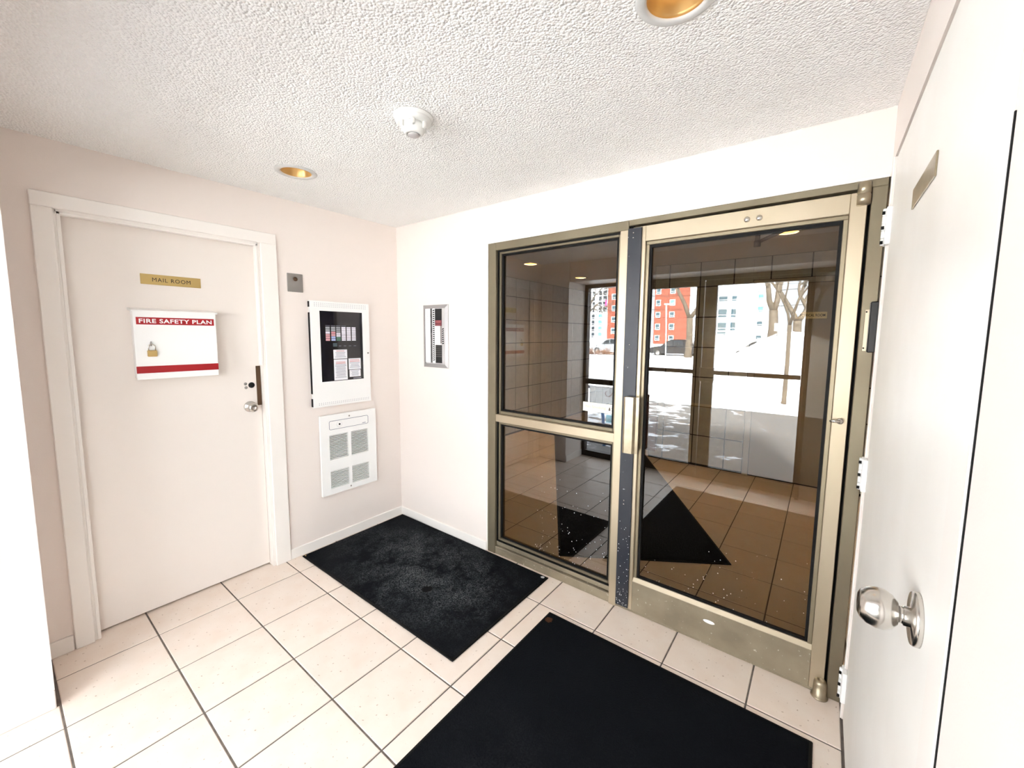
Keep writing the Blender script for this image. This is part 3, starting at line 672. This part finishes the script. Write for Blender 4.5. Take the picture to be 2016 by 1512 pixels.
downlight(*LLAMPS[2], HL, BULBL, 'recessed lobby light near the electrical room door', 'lobby downlights')
sx, sy = 1.424, -0.968
sd = ngroup('smoke_detector', (sx, sy, H-0.07), 'white round smoke detector on the stippled ceiling', 'smoke detector')
dn = (0, 0, -1)
MB().lathe([(0.074, 0), (0.074, 0.006), (0.068, 0.010), (0.067, 0.012), (0.067, 0.020), (0.058, 0.025), (0.0, 0.025)], (sx, sy, H), dn, 48).build('base', WHITEP, sd)
hd = MB().lathe([(0.040, 0.022), (0.041, 0.048), (0.036, 0.060), (0.027, 0.066), (0.026, 0.064), (0.0, 0.0645)], (sx, sy, H), dn, 40).build('sensor_head', WHITEP, sd)
MB().lathe([(0.023, 0.0648), (0.022, 0.068), (0, 0.0685)], (sx, sy, H), dn, 32).build('cap', GREYM, hd)
for k in range(6):
    t = math.pi*k/3+0.3; cx_, cy_ = sx+0.047*math.cos(t), sy+0.047*math.sin(t)
    MB().box(cx_-0.006, cx_+0.006, cy_-0.006, cy_+0.006, H-0.047, H-0.022, 0.002).build('cage_rib', WHITEP, sd)

# ------------------------------------------------------------------ mats
def floor_mat(name, x0, x1, y0, y1, m, label, wave):
    g = ngroup(name, ((x0+x1)/2, (y0+y1)/2, 0), label, 'mat')
    nx, ny = 60, 44; vs, fs = [], []
    b = 0.012
    for j in range(ny+1):
        for i in range(nx+1):
            u, v = i/nx, j/ny
            e = min(u, 1-u, v, 1-v)
            x = x0+b+(x1-x0-2*b)*u; y = y0+b+(y1-y0-2*b)*v
            z = 0.009+random.uniform(-0.0007, 0.0007)+(wave*max(0, math.sin(u*9.5+0.6))**2*max(0, v-0.8)*5)
            vs.append((x, y, z))
    for j in range(ny):
        for i in range(nx):
            k = j*(nx+1)+i; fs.append((k, k+1, k+nx+2, k+nx+1))
    mb = MB(); mb.add(vs, fs, True); mb.build('pile', m, g)
    MB().box(x0, x1, y0, y1, 0.0005, 0.0072, 0.003).build('rubber_backing', SEAL, g)
    return g
M1 = mat_mat('dusty_black_mat', (0.17, 0.185, 0.195), 1.3, [(0.22, -0.13, 0.030, (0.004, 0.004, 0.004)), (-0.705, -0.40, 0.012, (0.45, 0.33, 0.12)), (0.69, 0.385, 0.012, (0.6, 0.6, 0.6))])
M2 = mat_mat('black_mat', (0.03, 0.03, 0.032), 0.6, [(-0.545, 0.80, 0.02, (0.07, 0.03, 0.015))])
floor_mat('entrance_mat', 0.030, 1.470, -0.830, -0.016, M1, 'smaller dusty black mat in the corner under the heater', 0.004)
floor_mat('entrance_mat', 1.640, 2.796, -1.99, -0.272, M2, 'larger clean black mat in front of the glass door', 0.0)
rn = ngroup('lobby_runner', (1.8625, 0.5455, 0), 'long black runner mat lying askew on lobby floor', 'mat')
q = Vector((0.844, 0.5365, 0)).normalized(); l_ = Vector((-0.5365, 0.844, 0)).normalized()
o0 = Vector((1.385, 0.242, 0.0)); Wd, Ln = 1.131, 3.5
MB().prism([(0, 0), (Wd, 0), (Wd, Ln), (0, Ln)], o0+Vector((0, 0, 0.0005)), q, l_, Z, 0.006).build('rubber_backing', SEAL, rn)
MB().prism([(0.015, 0.015), (Wd-0.015, 0.015), (Wd-0.015, Ln-0.015), (0.015, Ln-0.015)], o0+Vector((0, 0, 0.0065)), q, l_, Z, 0.003).build('pile', M2, rn)

# ------------------------------------------------------------------ lobby behind the glass
TV = 0.3385
def wall_tiles(parent, axis, pos, face, a0, a1, z0, z1, aoff, zoff, skip=None):
    t = 0.007; gap = 0.010
    for i in range(math.floor((a0-aoff)/TV), math.ceil((a1-aoff)/TV)):
        for j in range(math.floor((z0-zoff)/TV), math.ceil((z1-zoff)/TV)):
            p0, p1 = max(a0, aoff+i*TV)+gap/2, min(a1, aoff+(i+1)*TV)-gap/2
            q0, q1 = max(z0, zoff+j*TV)+gap/2, min(z1, zoff+(j+1)*TV)-gap/2
            if p1-p0 < 0.02 or q1-q0 < 0.02: continue
            rr = [(p0, p1, q0, q1)]
            if skip:
                s0, s1, s2 = skip
                if p0 >= s0 and p1 <= s1 and q1 <= s2: continue
                if p1 > s0 and p0 < s1 and q0 < s2:
                    rr = []
                    if p0 < s0: rr.append((p0, s0-0.004, q0, q1)); p0 = s0-0.004
                    if p1 > s1: rr.append((s1+0.004, p1, q0, q1)); p1 = s1+0.004
                    if q1 > s2: rr.append((p0, p1, s2+0.004, q1))
            for (c0, c1, e0, e1) in rr:
                if c1-c0 < 0.01 or e1-e0 < 0.01: continue
                k = ('w', axis, face, round(c1-c0, 3), round(e1-e0, 3))
                if k not in tile_cache:
                    mb = MB()
                    d0, d1 = sorted((0, face*t))
                    if axis == 'x': mb.box(0, c1-c0, d0, d1, 0, e1-e0, 0.002)
                    else: mb.box(d0, d1, 0, c1-c0, 0, e1-e0, 0.002)
                    me = bpy.data.meshes.new('tile'); me.from_pydata(mb.v, [], mb.f); me.materials.append(WTILE); tile_cache[k] = me
                o = bpy.data.objects.new('tile', tile_cache[k]); C.objects.link(o); o.parent = parent
                o.location = (c0, pos, e0) if axis == 'x' else (pos, c0, e0)
WG = mat('wall_grout', (0.015, 0.013, 0.011), 0.9)
lb = MB().box(1.064, LX1+0.1, LYB+0.008, LYB+0.2, 0, HL); lb.box(1.064+0.0, 1.2, LYB+0.008, LYE+0.1, 0, HL)
lb = lb.build('wall_lobby_back', WG); struct(lb, 'grey square tiled lobby wall holding the electrical room door', 'wall')
wall_tiles(lb, 'x', LYB+0.008, -1, 1.064, LX1, 0.0, HL, 1.573, 0.018, (2.097, 3.087, 2.085))
wall_tiles(lb, 'y', 1.064, -1, LYB+0.01, LYE, 0.0, HL, LYB, 0.018)
ll = MB().box(LX0-0.2, LX0-0.008, 0.0, LYE+0.1, 0, HL).build('wall_lobby_left', WG); struct(ll, 'square tiled side wall running down the lobby corridor', 'wall')
wall_tiles(ll, 'y', LX0-0.008, 1, 0.1, LYE, 0.0, HL, 0.1, 0.018)
le = MB().box(LX0-0.2, 1.3, LYE, LYE+0.2, 0, HL).box(LX1, LX1+0.2, 0.0, LYB+0.2, 0, HL).box(LX0-0.2, -0.15, 0.0, 0.12, 0, HL).box(3.03, LX1+0.2, 0.0, 0.12, 0, HL)
le.box(-0.16, 0.955, 0.121, 0.14, 0, HL)
struct(le.build('wall_lobby_end', mat('lobby_paint', (0.45, 0.37, 0.28), 0.7)), 'plain painted lobby walls at the corridor end', 'wall')
d6 = ngroup('door_6', (2.60, LYB, 0), 'grey painted electrical room door in the lobby wall', 'door', None, 'structure')
LDOOR = mat('grey_lobby_door', (0.40, 0.36, 0.31), 0.5)
MB().box(2.16, 3.02, LYB-0.006, LYB+0.007, 0.012, 2.028, 0.002).build('door_leaf', LDOOR, d6)
fr6 = MB(); fr6.box(2.101, 2.156, LYB-0.025, LYB+0.007, 0, 2.082, 0.003).box(3.024, 3.083, LYB-0.025, LYB+0.007, 0, 2.082, 0.003).box(2.156, 3.024, LYB-0.025, LYB+0.007, 2.032, 2.082, 0.003)
fr6.build('casing', mat('grey_casing', (0.52, 0.48, 0.42), 0.5), d6)
es = ngroup('door_sign', (2.605, LYB-0.006, 1.682), 'brass ELECTRICAL ROOM nameplate on the lobby door', 'sign')
MB().box(2.480, 2.732, LYB-0.009, LYB-0.006, 1.680, 1.744, 0.001).build('plate', mat('pale_brass', (0.80, 0.68, 0.40), 0.4, metal=0.3), es)
MB().text('ELECTRICAL ROOM', (2.606, LYB-0.009, 1.712), X, Z, (0, -1, 0), height=0.026, width=0.225, bold=0.012).build('lettering', INK, es)
ns = ngroup('no_smoking_sticker', (1.743, 0.049, 1.068), 'pale No Smoking strip stuck on the sidelight glass', 'sticker')
MB().box(1.642, 1.845, 0.0482, 0.0495, 1.066, 1.118).build('strip', mat('cream_strip', (0.80, 0.77, 0.66), 0.5), ns)
TAN = mat('tan_ink', (0.52, 0.44, 0.28), 0.6)
MB().text('No Smoking', (1.722, 0.0482, 1.092), X, Z, (0, -1, 0), height=0.021, width=0.125).build('lettering', TAN, ns)
sy_ = MB().prism([(-0.006, 0), (0.006, 0), (0.003, 0.018), (-0.002, 0.018)], (1.806, 0.0482, 1.083), X, Z, (0, -1, 0), 0.0006)
sy_.prism([(0, 0), (0.004, 0), (0.019, 0.016), (0.015, 0.016)], (1.817, 0.0482, 1.083), X, Z, (0, -1, 0), 0.0006).prism([(0, 0.016), (0.004, 0.016), (0.019, 0), (0.015, 0)], (1.817, 0.0482, 1.083), X, Z, (0, -1, 0), 0.0006)
sy_.build('symbol', mat('brown_ink', (0.08, 0.06, 0.04), 0.6), ns)

# ------------------------------------------------------------------ papers on the outer sidelight
def thin_paper(name, col):
    m = bpy.data.materials.new(name); m.use_nodes = True; nt = m.node_tree
    b = nt.nodes['Principled BSDF']; b.inputs['Base Color'].default_value = (*col, 1); b.inputs['Roughness'].default_value = 0.8
    tl = _n(nt, 'ShaderNodeBsdfTranslucent'); tl.inputs[0].default_value = (*col, 1)
    mx = _n(nt, 'ShaderNodeMixShader'); mx.inputs[0].default_value = 0.75
    nt.links.new(b.outputs[0], mx.inputs[1]); nt.links.new(tl.outputs[0], mx.inputs[2]); nt.links.new(mx.outputs[0], nt.nodes['Material Output'].inputs['Surface'])
    return m
def sheet(x0, x1, z0, z1, y): return MB().add([(x0, y, z0), (x1, y, z0), (x1, y, z1), (x0, y, z1)], [(3, 2, 1, 0)])
pp = ngroup('paper_notice', (0.62, D, 0.575), 'white paper notice with a red handwritten squiggle on outer window', 'notice')
sheet(0.455, 0.835, 0.575, 0.882, D-0.005).build('sheet', thin_paper('thin_white_paper', (0.88, 0.88, 0.88)), pp)
sq = [(0.780, 0.815), (0.765, 0.825), (0.752, 0.812), (0.742, 0.79), (0.725, 0.775), (0.70, 0.762), (0.678, 0.77), (0.664, 0.80), (0.670, 0.822), (0.684, 0.826)]
MB().tube([(a_, D-0.004, b_) for a_, b_ in sq], 0.004, 6).build('handwriting', REDINK, pp)
bs = ngroup('blue_sticker', (0.75, D, 0.446), 'bright blue printed sticker low on outer window', 'sticker')
sheet(0.683, 0.818, 0.448, 0.543, D-0.005).build('sheet', thin_paper('sticker_blue', (0.45, 0.80, 0.92)), bs)
bp = MB()
for (x0, x1, z0, z1) in ((0.700, 0.742, 0.486, 0.494), (0.748, 0.800, 0.484, 0.493), (0.705, 0.735, 0.464, 0.474), (0.742, 0.802, 0.463, 0.473)): bp.box(x0, x1, D-0.0049, D-0.0045, z0, z1)
bp.tube([(0.752+0.022*math.cos(t), D-0.0045, 0.520+0.010*math.sin(t)) for t in [0.3+5.4*k/12 for k in range(13)]], 0.0022, 6)
bp.build('print_marks', mat('sticker_print', (0.02, 0.20, 0.55), 0.5), bs)

# ------------------------------------------------------------------ outdoors (seen mirrored in the glass)
SNOW = mat('fresh_snow', (0.86, 0.88, 0.91), 0.8, bump=(2.0, 0.3, 'noise', 0.1))
def slush():
    m = bpy.data.materials.new('slushy_asphalt'); m.use_nodes = True; nt = m.node_tree; L = nt.links.new; b = nt.nodes['Principled BSDF']
    b.inputs['Roughness'].default_value = 0.7
    tc = _n(nt, 'ShaderNodeTexCoord'); mp = _n(nt, 'ShaderNodeMapping'); mp.inputs['Scale'].default_value = (1.0, 1.3, 1)
    L(tc.outputs['Object'], mp.inputs['Vector'])
    n1 = _n(nt, 'ShaderNodeTexNoise'); n1.inputs['Scale'].default_value = 2.3; n1.inputs['Detail'].default_value = 7; n1.inputs['Roughness'].default_value = 0.66
    L(mp.outputs['Vector'], n1.inputs['Vector'])
    sx_ = _n(nt, 'ShaderNodeSeparateXYZ'); L(tc.outputs['Object'], sx_.inputs[0])
    ad = _n(nt, 'ShaderNodeMath', operation='MULTIPLY_ADD'); L(sx_.outputs['X'], ad.inputs[0]); ad.inputs[1].default_value = -0.075; L(n1.outputs['Fac'], ad.inputs[2])
    rp = _n(nt, 'ShaderNodeValToRGB'); e = rp.color_ramp.elements
    e[0].position = 0.48; e[0].color = (0.135, 0.13, 0.125, 1); e[1].position = 0.54; e[1].color = (0.8, 0.83, 0.87, 1)
    L(ad.outputs[0], rp.inputs['Fac']); L(rp.outputs['Color'], b.inputs['Base Color'])
    return m
gz = MB(); nx, ny = 70, 90
def gheight(x, y):
    d = -y
    z = -0.03 if d < 7.2 else -0.03-0.42*min(1, (d-7.2)/26)
    if d > 6.7: z += 0.10*min(1, (d-6.7)/1.0)
    z += 1.70*math.exp(-(((x-1.5)/1.9)**2+((y+19.0)/3.2)**2)) + 0.75*math.exp(-(((x-4.5)/2.5)**2+((y+19.5)/3.0)**2)) + 0.3*math.exp(-(((x+1.2)/1.6)**2+((y+19.0)/2.5)**2))
    if 7.5 < d < 34: z += 0.05*math.sin(x*1.7+0.6*y)*math.sin(y*0.9)
    return z
ys_ = [-2.42-0.36*i for i in range(60)] + [-24-(i+1)*1.6 for i in range(10)] + [-44, -60, -80, -110]
xs_ = [-90, -60, -45, -35] + [-28+0.8*i for i in range(25)] + [-8+0.5*i for i in range(40)] + [12+2*i for i in range(6)] + [30, 60]
vs = [(x, y, gheight(x, y)) for y in ys_ for x in xs_]; n_ = len(xs_)
def gfaces(sel): return [(j*n_+i, (j+1)*n_+i, (j+1)*n_+i+1, j*n_+i+1) for j in range(len(ys_)-1) for i in range(n_-1) if sel(j)]
k7 = next(i for i, y in enumerate(ys_) if y < -7.0)
g1 = MB().add(vs, gfaces(lambda j: j >= k7), True); struct(g1.build('ground_snow', SNOW), 'deep white snow covering the lawn and mound outside', 'ground')
g2 = MB().add(vs, gfaces(lambda j: j < k7), True); struct(g2.build('ground_drive', slush()), 'slushy grey asphalt path outside the entrance', 'ground')

BARK = mat('tree_bark', (0.10, 0.08, 0.058), 0.9, noise=(4, (0.16, 0.13, 0.095), 8), bump=(12, 0.6, 'noise', 0.05))
def tree(x, y, r, hfork, label, seed, spread=0.55, depth=5, h2=1.5, lean=(0, 0), nb=3, twig=1.0):
    rd = random.Random(seed); z0 = gheight(x, y)-0.1
    g = ngroup('tree', (x, y, z0+0.1), label, 'tree', 'bare winter trees')
    top = Vector((x+lean[0], y+lean[1], z0+hfork))
    MB().tube([(x, y, z0), Vector((x, y, z0)).lerp(top, 0.12), Vector((x, y, z0)).lerp(top, 0.55)+Vector((r*0.2, 0, 0)), top], [r*1.35, r*1.05, r*0.95, r*0.92], 12).build('trunk', BARK, g)
    mb = MB()
    def br(p, d, r_, ln, lv):
        pts = [p]; q_ = p; dd = d
        for k in range(3):
            dd = (dd+Vector((rd.uniform(-.22, .22), rd.uniform(-.22, .22), rd.uniform(-.05, .15)))).normalized()
            q_ = q_+dd*ln/3; pts.append(q_)
        mb.tube(pts, [r_, r_*0.9, r_*0.8, r_*0.68], 7 if lv > 2 else 4)
        if lv <= 0: return
        for k in range(nb if lv < depth else 2):
            a = rd.uniform(0, 2*math.pi); t = rd.uniform(spread*0.5, spread*1.2)
            e1 = dd.cross(Vector((0.3, 0.8, 0.52))).normalized(); e2 = dd.cross(e1)
            nd = (dd*math.cos(t)+(e1*math.cos(a)+e2*math.sin(a))*math.sin(t)).normalized()
            br(pts[-1 if k < 2 else 2], nd, r_*rd.uniform(0.5, 0.68), ln*rd.uniform(0.65, 0.85)*twig, lv-1)
    a0 = rd.uniform(0, math.pi) if seed % 2 else 0.0
    for k in range(2 if seed % 3 else 3):
        a = a0+math.pi*k+rd.uniform(-.3, .3)
        d = Vector((math.cos(a)*0.42, math.sin(a)*0.25, 1)).normalized()
        br(top-Vector((0, 0, r*0.4)), d, r*0.66, h2, depth-1)
    mb.build('branches', BARK, g); return g
tree(-6.65, -34.8, 0.27, 3.5, 'bare forked tree standing beside the parked black car', 2, depth=4, h2=4.0)
tree(0.70, -20.6, 0.21, 1.75, 'bare thick tree behind the snow mound', 4, depth=6, h2=1.7)
tree(1.14, -31.8, 0.27, 3.0, 'bare tree standing farther back behind the snow mound', 8, depth=6, h2=2.4)
tree(2.13, -8.0, 0.042, 1.75, 'slim young bare tree near the outer doors', 11, depth=6, h2=0.8, nb=3)
tree(-14.6, -31.0, 0.19, 2.6, 'small bare tree with dense twigs beyond the outer window', 5, depth=6, h2=1.9, spread=0.8)
tree(-11.8, -24.2, 0.15, 1.9, 'crooked bare tree in front of the glass building', 7, depth=5, h2=1.3, spread=0.8)

tree(1.5, -45.0, 0.30, 3.4, 'bare twiggy tree far behind the snow mound', 13, depth=6, h2=3.0, spread=0.75)
SHR = mat('dry_shrub', (0.24, 0.13, 0.08), 0.9)
rd = random.Random(3)
for i, (cx_, cy_, lb_) in enumerate(((-15.6, -34.0, 'brown leafless shrub in front of the glass building'), (-13.6, -33.4, 'brown leafless shrub beside the small twiggy tree'))):
    z = gheight(cx_, cy_)
    g = ngroup('shrub', (cx_, cy_, z), lb_, 'shrub', 'shrubs beyond the window'); mb = MB()
    for k in range(170):
        a = rd.uniform(0, 6.28); q_ = rd.uniform(0, 1.0); b_ = Vector((cx_+q_*1.1*math.cos(a), cy_+q_*0.5*math.sin(a), z-0.05))
        e_ = b_+Vector((rd.uniform(-.4, .4), rd.uniform(-.3, .3), rd.uniform(0.3, 0.75)*(1.1-0.5*q_)))
        mb.tube([b_, b_.lerp(e_, .5)+Vector((rd.uniform(-.05, .05), 0, 0)), e_], [0.012, 0.010, 0.005], 4)
    o = mb.build('stems', SHR, g); o['kind'] = 'stuff'

# parked cars
CARGL = mat('car_glass', (0.03, 0.035, 0.04), 0.05, spec=0.8)
TYRE = mat('tyre', (0.015, 0.015, 0.015), 0.8)
def car(x0, y, paint, label, flip=1):
    zb = -0.45
    g = ngroup('parked_car', (x0+2.2, y, zb), label, 'car', 'parked cars')
    P = lambda a, b: (x0+(a if flip > 0 else 4.4-a), b+zb)
    low = [(0.0, 0.38), (0.05, 0.72), (0.25, 0.84), (1.15, 0.98), (3.0, 1.02), (4.25, 1.0), (4.38, 0.75), (4.38, 0.40), (4.2, 0.30), (0.2, 0.28)]
    cab = [(1.05, 0.97), (1.75, 1.48), (2.2, 1.60), (3.2, 1.62), (3.75, 1.50), (4.20, 1.00)]
    def pr(poly, y0, y1, name, m, par=g, bev=0):
        mb = MB().prism([P(*p) for p in poly], (0, y0, 0), X, Z, Y, y1-y0); return mb.build(name, m, par)
    pr(low, y-0.90, y+0.90, 'body', paint); pr(cab, y-0.74, y+0.74, 'cabin', paint)
    for s_ in (-1, 1):
        for wn in ([(1.32, 1.02), (1.82, 1.42), (2.18, 1.52), (2.18, 1.04)], [(2.26, 1.04), (2.26, 1.53), (3.05, 1.54), (3.15, 1.05)], [(3.23, 1.06), (3.14, 1.53), (3.62, 1.44), (3.92, 1.08)]):
            yy = y+s_*0.741; pr(wn, yy, yy+s_*0.012, 'side_window', CARGL)
        for wx in (0.85, 3.55):
            wx_ = P(wx, 0)[0]
            t_ = MB().lathe([(0.16, -0.11), (0.30, -0.11), (0.34, -0.06), (0.34, 0.06), (0.30, 0.11), (0.16, 0.11)], (wx_, y+s_*0.80, zb+0.34), Y, 24).build('wheel', TYRE, g)
            MB().lathe([(0.21, 0), (0.19, 0.012), (0.05, 0.02), (0, 0.02)], (wx_, y+s_*0.905, zb+0.34), (0, s_, 0), 12).build('hub', CHROME, t_)
    MB().box(*sorted((P(0, 0)[0]-0.02, P(0.08, 0)[0])), y-0.7, y+0.7, zb+0.60, zb+0.74, 0.01).build('headlights', WHITEP, g)
    return g
car(-10.75, -37.6, mat('black_car_paint', (0.01, 0.01, 0.012), 0.15, coat=0.6), 'black parked car behind the forked tree')
car(-4.3, -40.5, mat('white_car_paint', (0.7, 0.7, 0.72), 0.2), 'white parked car half hidden by the snow mound')
car(-17.5, -38.5, mat('silver_car_paint', (0.45, 0.46, 0.48), 0.2, metal=0.5), 'silver parked car behind the brown shrubs')

# street furniture
lp = ngroup('street_lamp', (-8.66, -35.2, -0.42), 'tall white street lamp beside the black car', 'street lamp')
MB().tube([(-8.66, -35.2, -0.45), (-8.72, -35.2, 2), (-8.80, -35.2, 4.3)], [0.06, 0.055, 0.05], 10).build('pole', WHITEP, lp)
MB().box(-8.95, -8.35, -35.35, -35.05, 4.25, 4.36, 0.02).build('lamp_head', WHITEP, lp)
mk = ngroup('marker_post', (-10.72, -34.6, -0.45), 'yellow marker post at the nose of the black car', 'post')
MB().tube([(-10.72, -34.6, -0.5), (-10.72, -34.6, 0.32)], 0.09, 12).lathe([(0.09, 0), (0.06, 0.05), (0, 0.07)], (-10.72, -34.6, 0.32), Z, 12).build('post', mat('yellow_paint', (0.75, 0.62, 0.03), 0.5), mk)
zs = gheight(1.11, -18.2)
sp_ = ngroup('path_sign', (1.11, -18.2, zs), 'small white sign on a post at the snow mound', 'sign')
MB().box(0.99, 1.23, -18.19, -18.175, 1.74, 2.06, 0.004).build('board', WHITEP, sp_)
MB().tube([(1.11, -18.21, zs-0.2), (1.11, -18.21, 1.98)], 0.02, 8).build('post', GREYP, sp_)
MB().tube([(1.11+0.035*math.cos(t), -18.172, 1.875+0.035*math.sin(t)) for t in [2.2+4.4*k/12 for k in range(13)]], 0.008, 6).build('symbol', mat('blue_print', (0.12, 0.25, 0.6), 0.5), sp_)
rl = ngroup('handrail', (0.25, -3.0, -0.05), 'dark navy bent tube bike rail outside the sidelight', 'railing')
MB().tube([(-0.06, -3.0, -0.05), (-0.05, -3.0, 0.55), (0.0, -3.0, 0.70), (0.09, -3.0, 0.775), (0.18, -3.0, 0.778), (0.25, -3.0, 0.72), (0.298, -3.0, 0.63), (0.33, -3.0, 0.50)], 0.022, 12).build('rail', mat('navy_paint', (0.02, 0.03, 0.06), 0.3), rl)
MB().tube([(0.33, -3.0, 0.50), (0.35, -3.0, 0.38), (0.37, -3.0, 0.15), (0.38, -3.0, -0.05)], 0.022, 12).build('rail_end', mat('bright_blue_paint', (0.02, 0.22, 0.55), 0.4), rl)

# far buildings
BRICK = mat('red_brick', (0.27, 0.075, 0.045), 0.9, noise=(0.8, (0.23, 0.065, 0.04), 6))
WHITEB = mat('white_cladding', (0.70, 0.73, 0.76), 0.7)
BWIN = mat('far_window', (0.06, 0.10, 0.12), 0.4, spec=0.2)
CYAN = mat('cyan_panel', (0.12, 0.42, 0.50), 0.4)
CURT = mat('dark_curtain_glass', (0.035, 0.045, 0.055), 0.4, spec=0.2)
WFR = mat('white_window_frame', (0.80, 0.82, 0.83), 0.6)
YB = -90.0
def bwindow(par, x0, x1, z0, z1, m=BWIN, fw=0.14, y=YB):
    fr_ = MB(); frame_rect(fr_, x0-fw, x1+fw, z0-fw, z1+fw, fw, fw, fw, fw, y, y+0.12, 0); f_ = fr_.build('window', WFR, par)
    MB().box(x0, x1, y, y+0.06, z0, z1).build('pane', m, f_)
    MB().box(x0, x1, y+0.06, y+0.10, z0+(z1-z0)*0.24, z0+(z1-z0)*0.32).build('mullion', WFR, f_)
b1 = ngroup('apartment_building', (-24.5, YB, 0.2), 'red brick apartment block with small white framed windows', 'building')
MB().box(-28.35, -20.9, YB-12, YB, -0.6, 12.2).build('wall', BRICK, b1)
for (z0, z1) in ((10.8, 11.9), (8.25, 9.3), (5.65, 6.65), (2.95, 4.05), (0.55, 1.45)):
    bwindow(b1, -27.9, -27.1, z0, z1); bwindow(b1, -24.85, -24.0, z0, z1, CYAN if z0 > 8 and z0 < 9 else BWIN)
for z in (10.1, 7.3, 4.6): MB().box(-25.9, -25.5, YB, YB+0.1, z, z+0.12).build('vent', GREYP, b1)
b2 = ngroup('apartment_building', (-13, YB, 0.2), 'white clad apartment block with paired grey windows', 'building')
MB().box(-20.9, -5.2, YB-12, YB-0.3, -0.6, 14.0).build('wall', WHITEB, b2)
YW = YB-0.3
for (z0, z1) in ((8.65, 9.6), (5.4, 7.0), (2.7, 4.3)):
    bwindow(b2, -15.2, -13.6, z0, z1, y=YW); bwindow(b2, -12.85, -11.9, z0, z1, y=YW)
for (z0, z1, m_) in ((8.7, 9.7, CYAN), (6.3, 7.2, CYAN), (3.6, 4.45, BWIN), (1.0, 1.7, BWIN)): bwindow(b2, -8.2, -7.25, z0, z1, m_, y=YW)
bwindow(b2, -15.2, -13.6, 1.8, 2.4, y=YW)
for (z0, z1) in ((5.9, 6.9), (3.2, 4.2), (0.8, 1.7)): bwindow(b2, -19.3, -18.5, z0, z1, y=YW)
MB().box(-20.9, -5.2, YB-0.3, YB-0.1, 7.55, 7.75).build('ledge', GREYM, b2)
b3 = ngroup('apartment_building', (-40, YB, 0.2), 'glass fronted block with dark curtain wall and brick end', 'building')
MB().box(-39.7, -36.2, YB-12, YB, -0.6, 14).build('brick_wall', BRICK, b3)
MB().box(-47, -39.7, YB-12, YB-0.2, -0.6, 14).build('wall', WHITEB, b3)
cw = [(-47.0, -45.0), (-44.9, -44.05), (-43.9, -43.1), (-42.2, -41.2), (-41.1, -39.85)]
for (x0, x1) in cw:
    for k in range(5): bwindow(b3, x0+0.1, x1-0.1, 7.25+1.32*k, 8.3+1.32*k, CURT, 0.1, YB-0.2)
for k in range(4): bwindow(b3, -42.1, -41.1, 0.95+1.5*k, 2.1+1.5*k, CYAN, 0.1, YB-0.2); bwindow(b3, -43.9, -43.1, 0.95+1.5*k, 2.1+1.5*k, CURT, 0.1, YB-0.2)
for (z0, z1) in ((10.1, 11.2), (7.4, 8.5), (4.7, 5.8), (2.0, 3.1)): bwindow(b3, -38.5, -37.3, z0, z1)
MB().box(-40.4, -39.9, YB-0.1, YB, 8.4, 10.0).build('banner', mat('pink_banner', (0.75, 0.06, 0.22), 0.6), b3)
for k, z in enumerate((7.6, 5.6)):
    for_ = [(-46+4*i, -60.0, z-0.35*math.sin(math.pi*((i % 6)/6))) for i in range(13)]
    one(MB().tube(for_, 0.03, 5), 'power_line', SEAL, ['upper thin power line strung across the street', 'lower thin power line strung across the street'][k], 'cable', 'power lines')
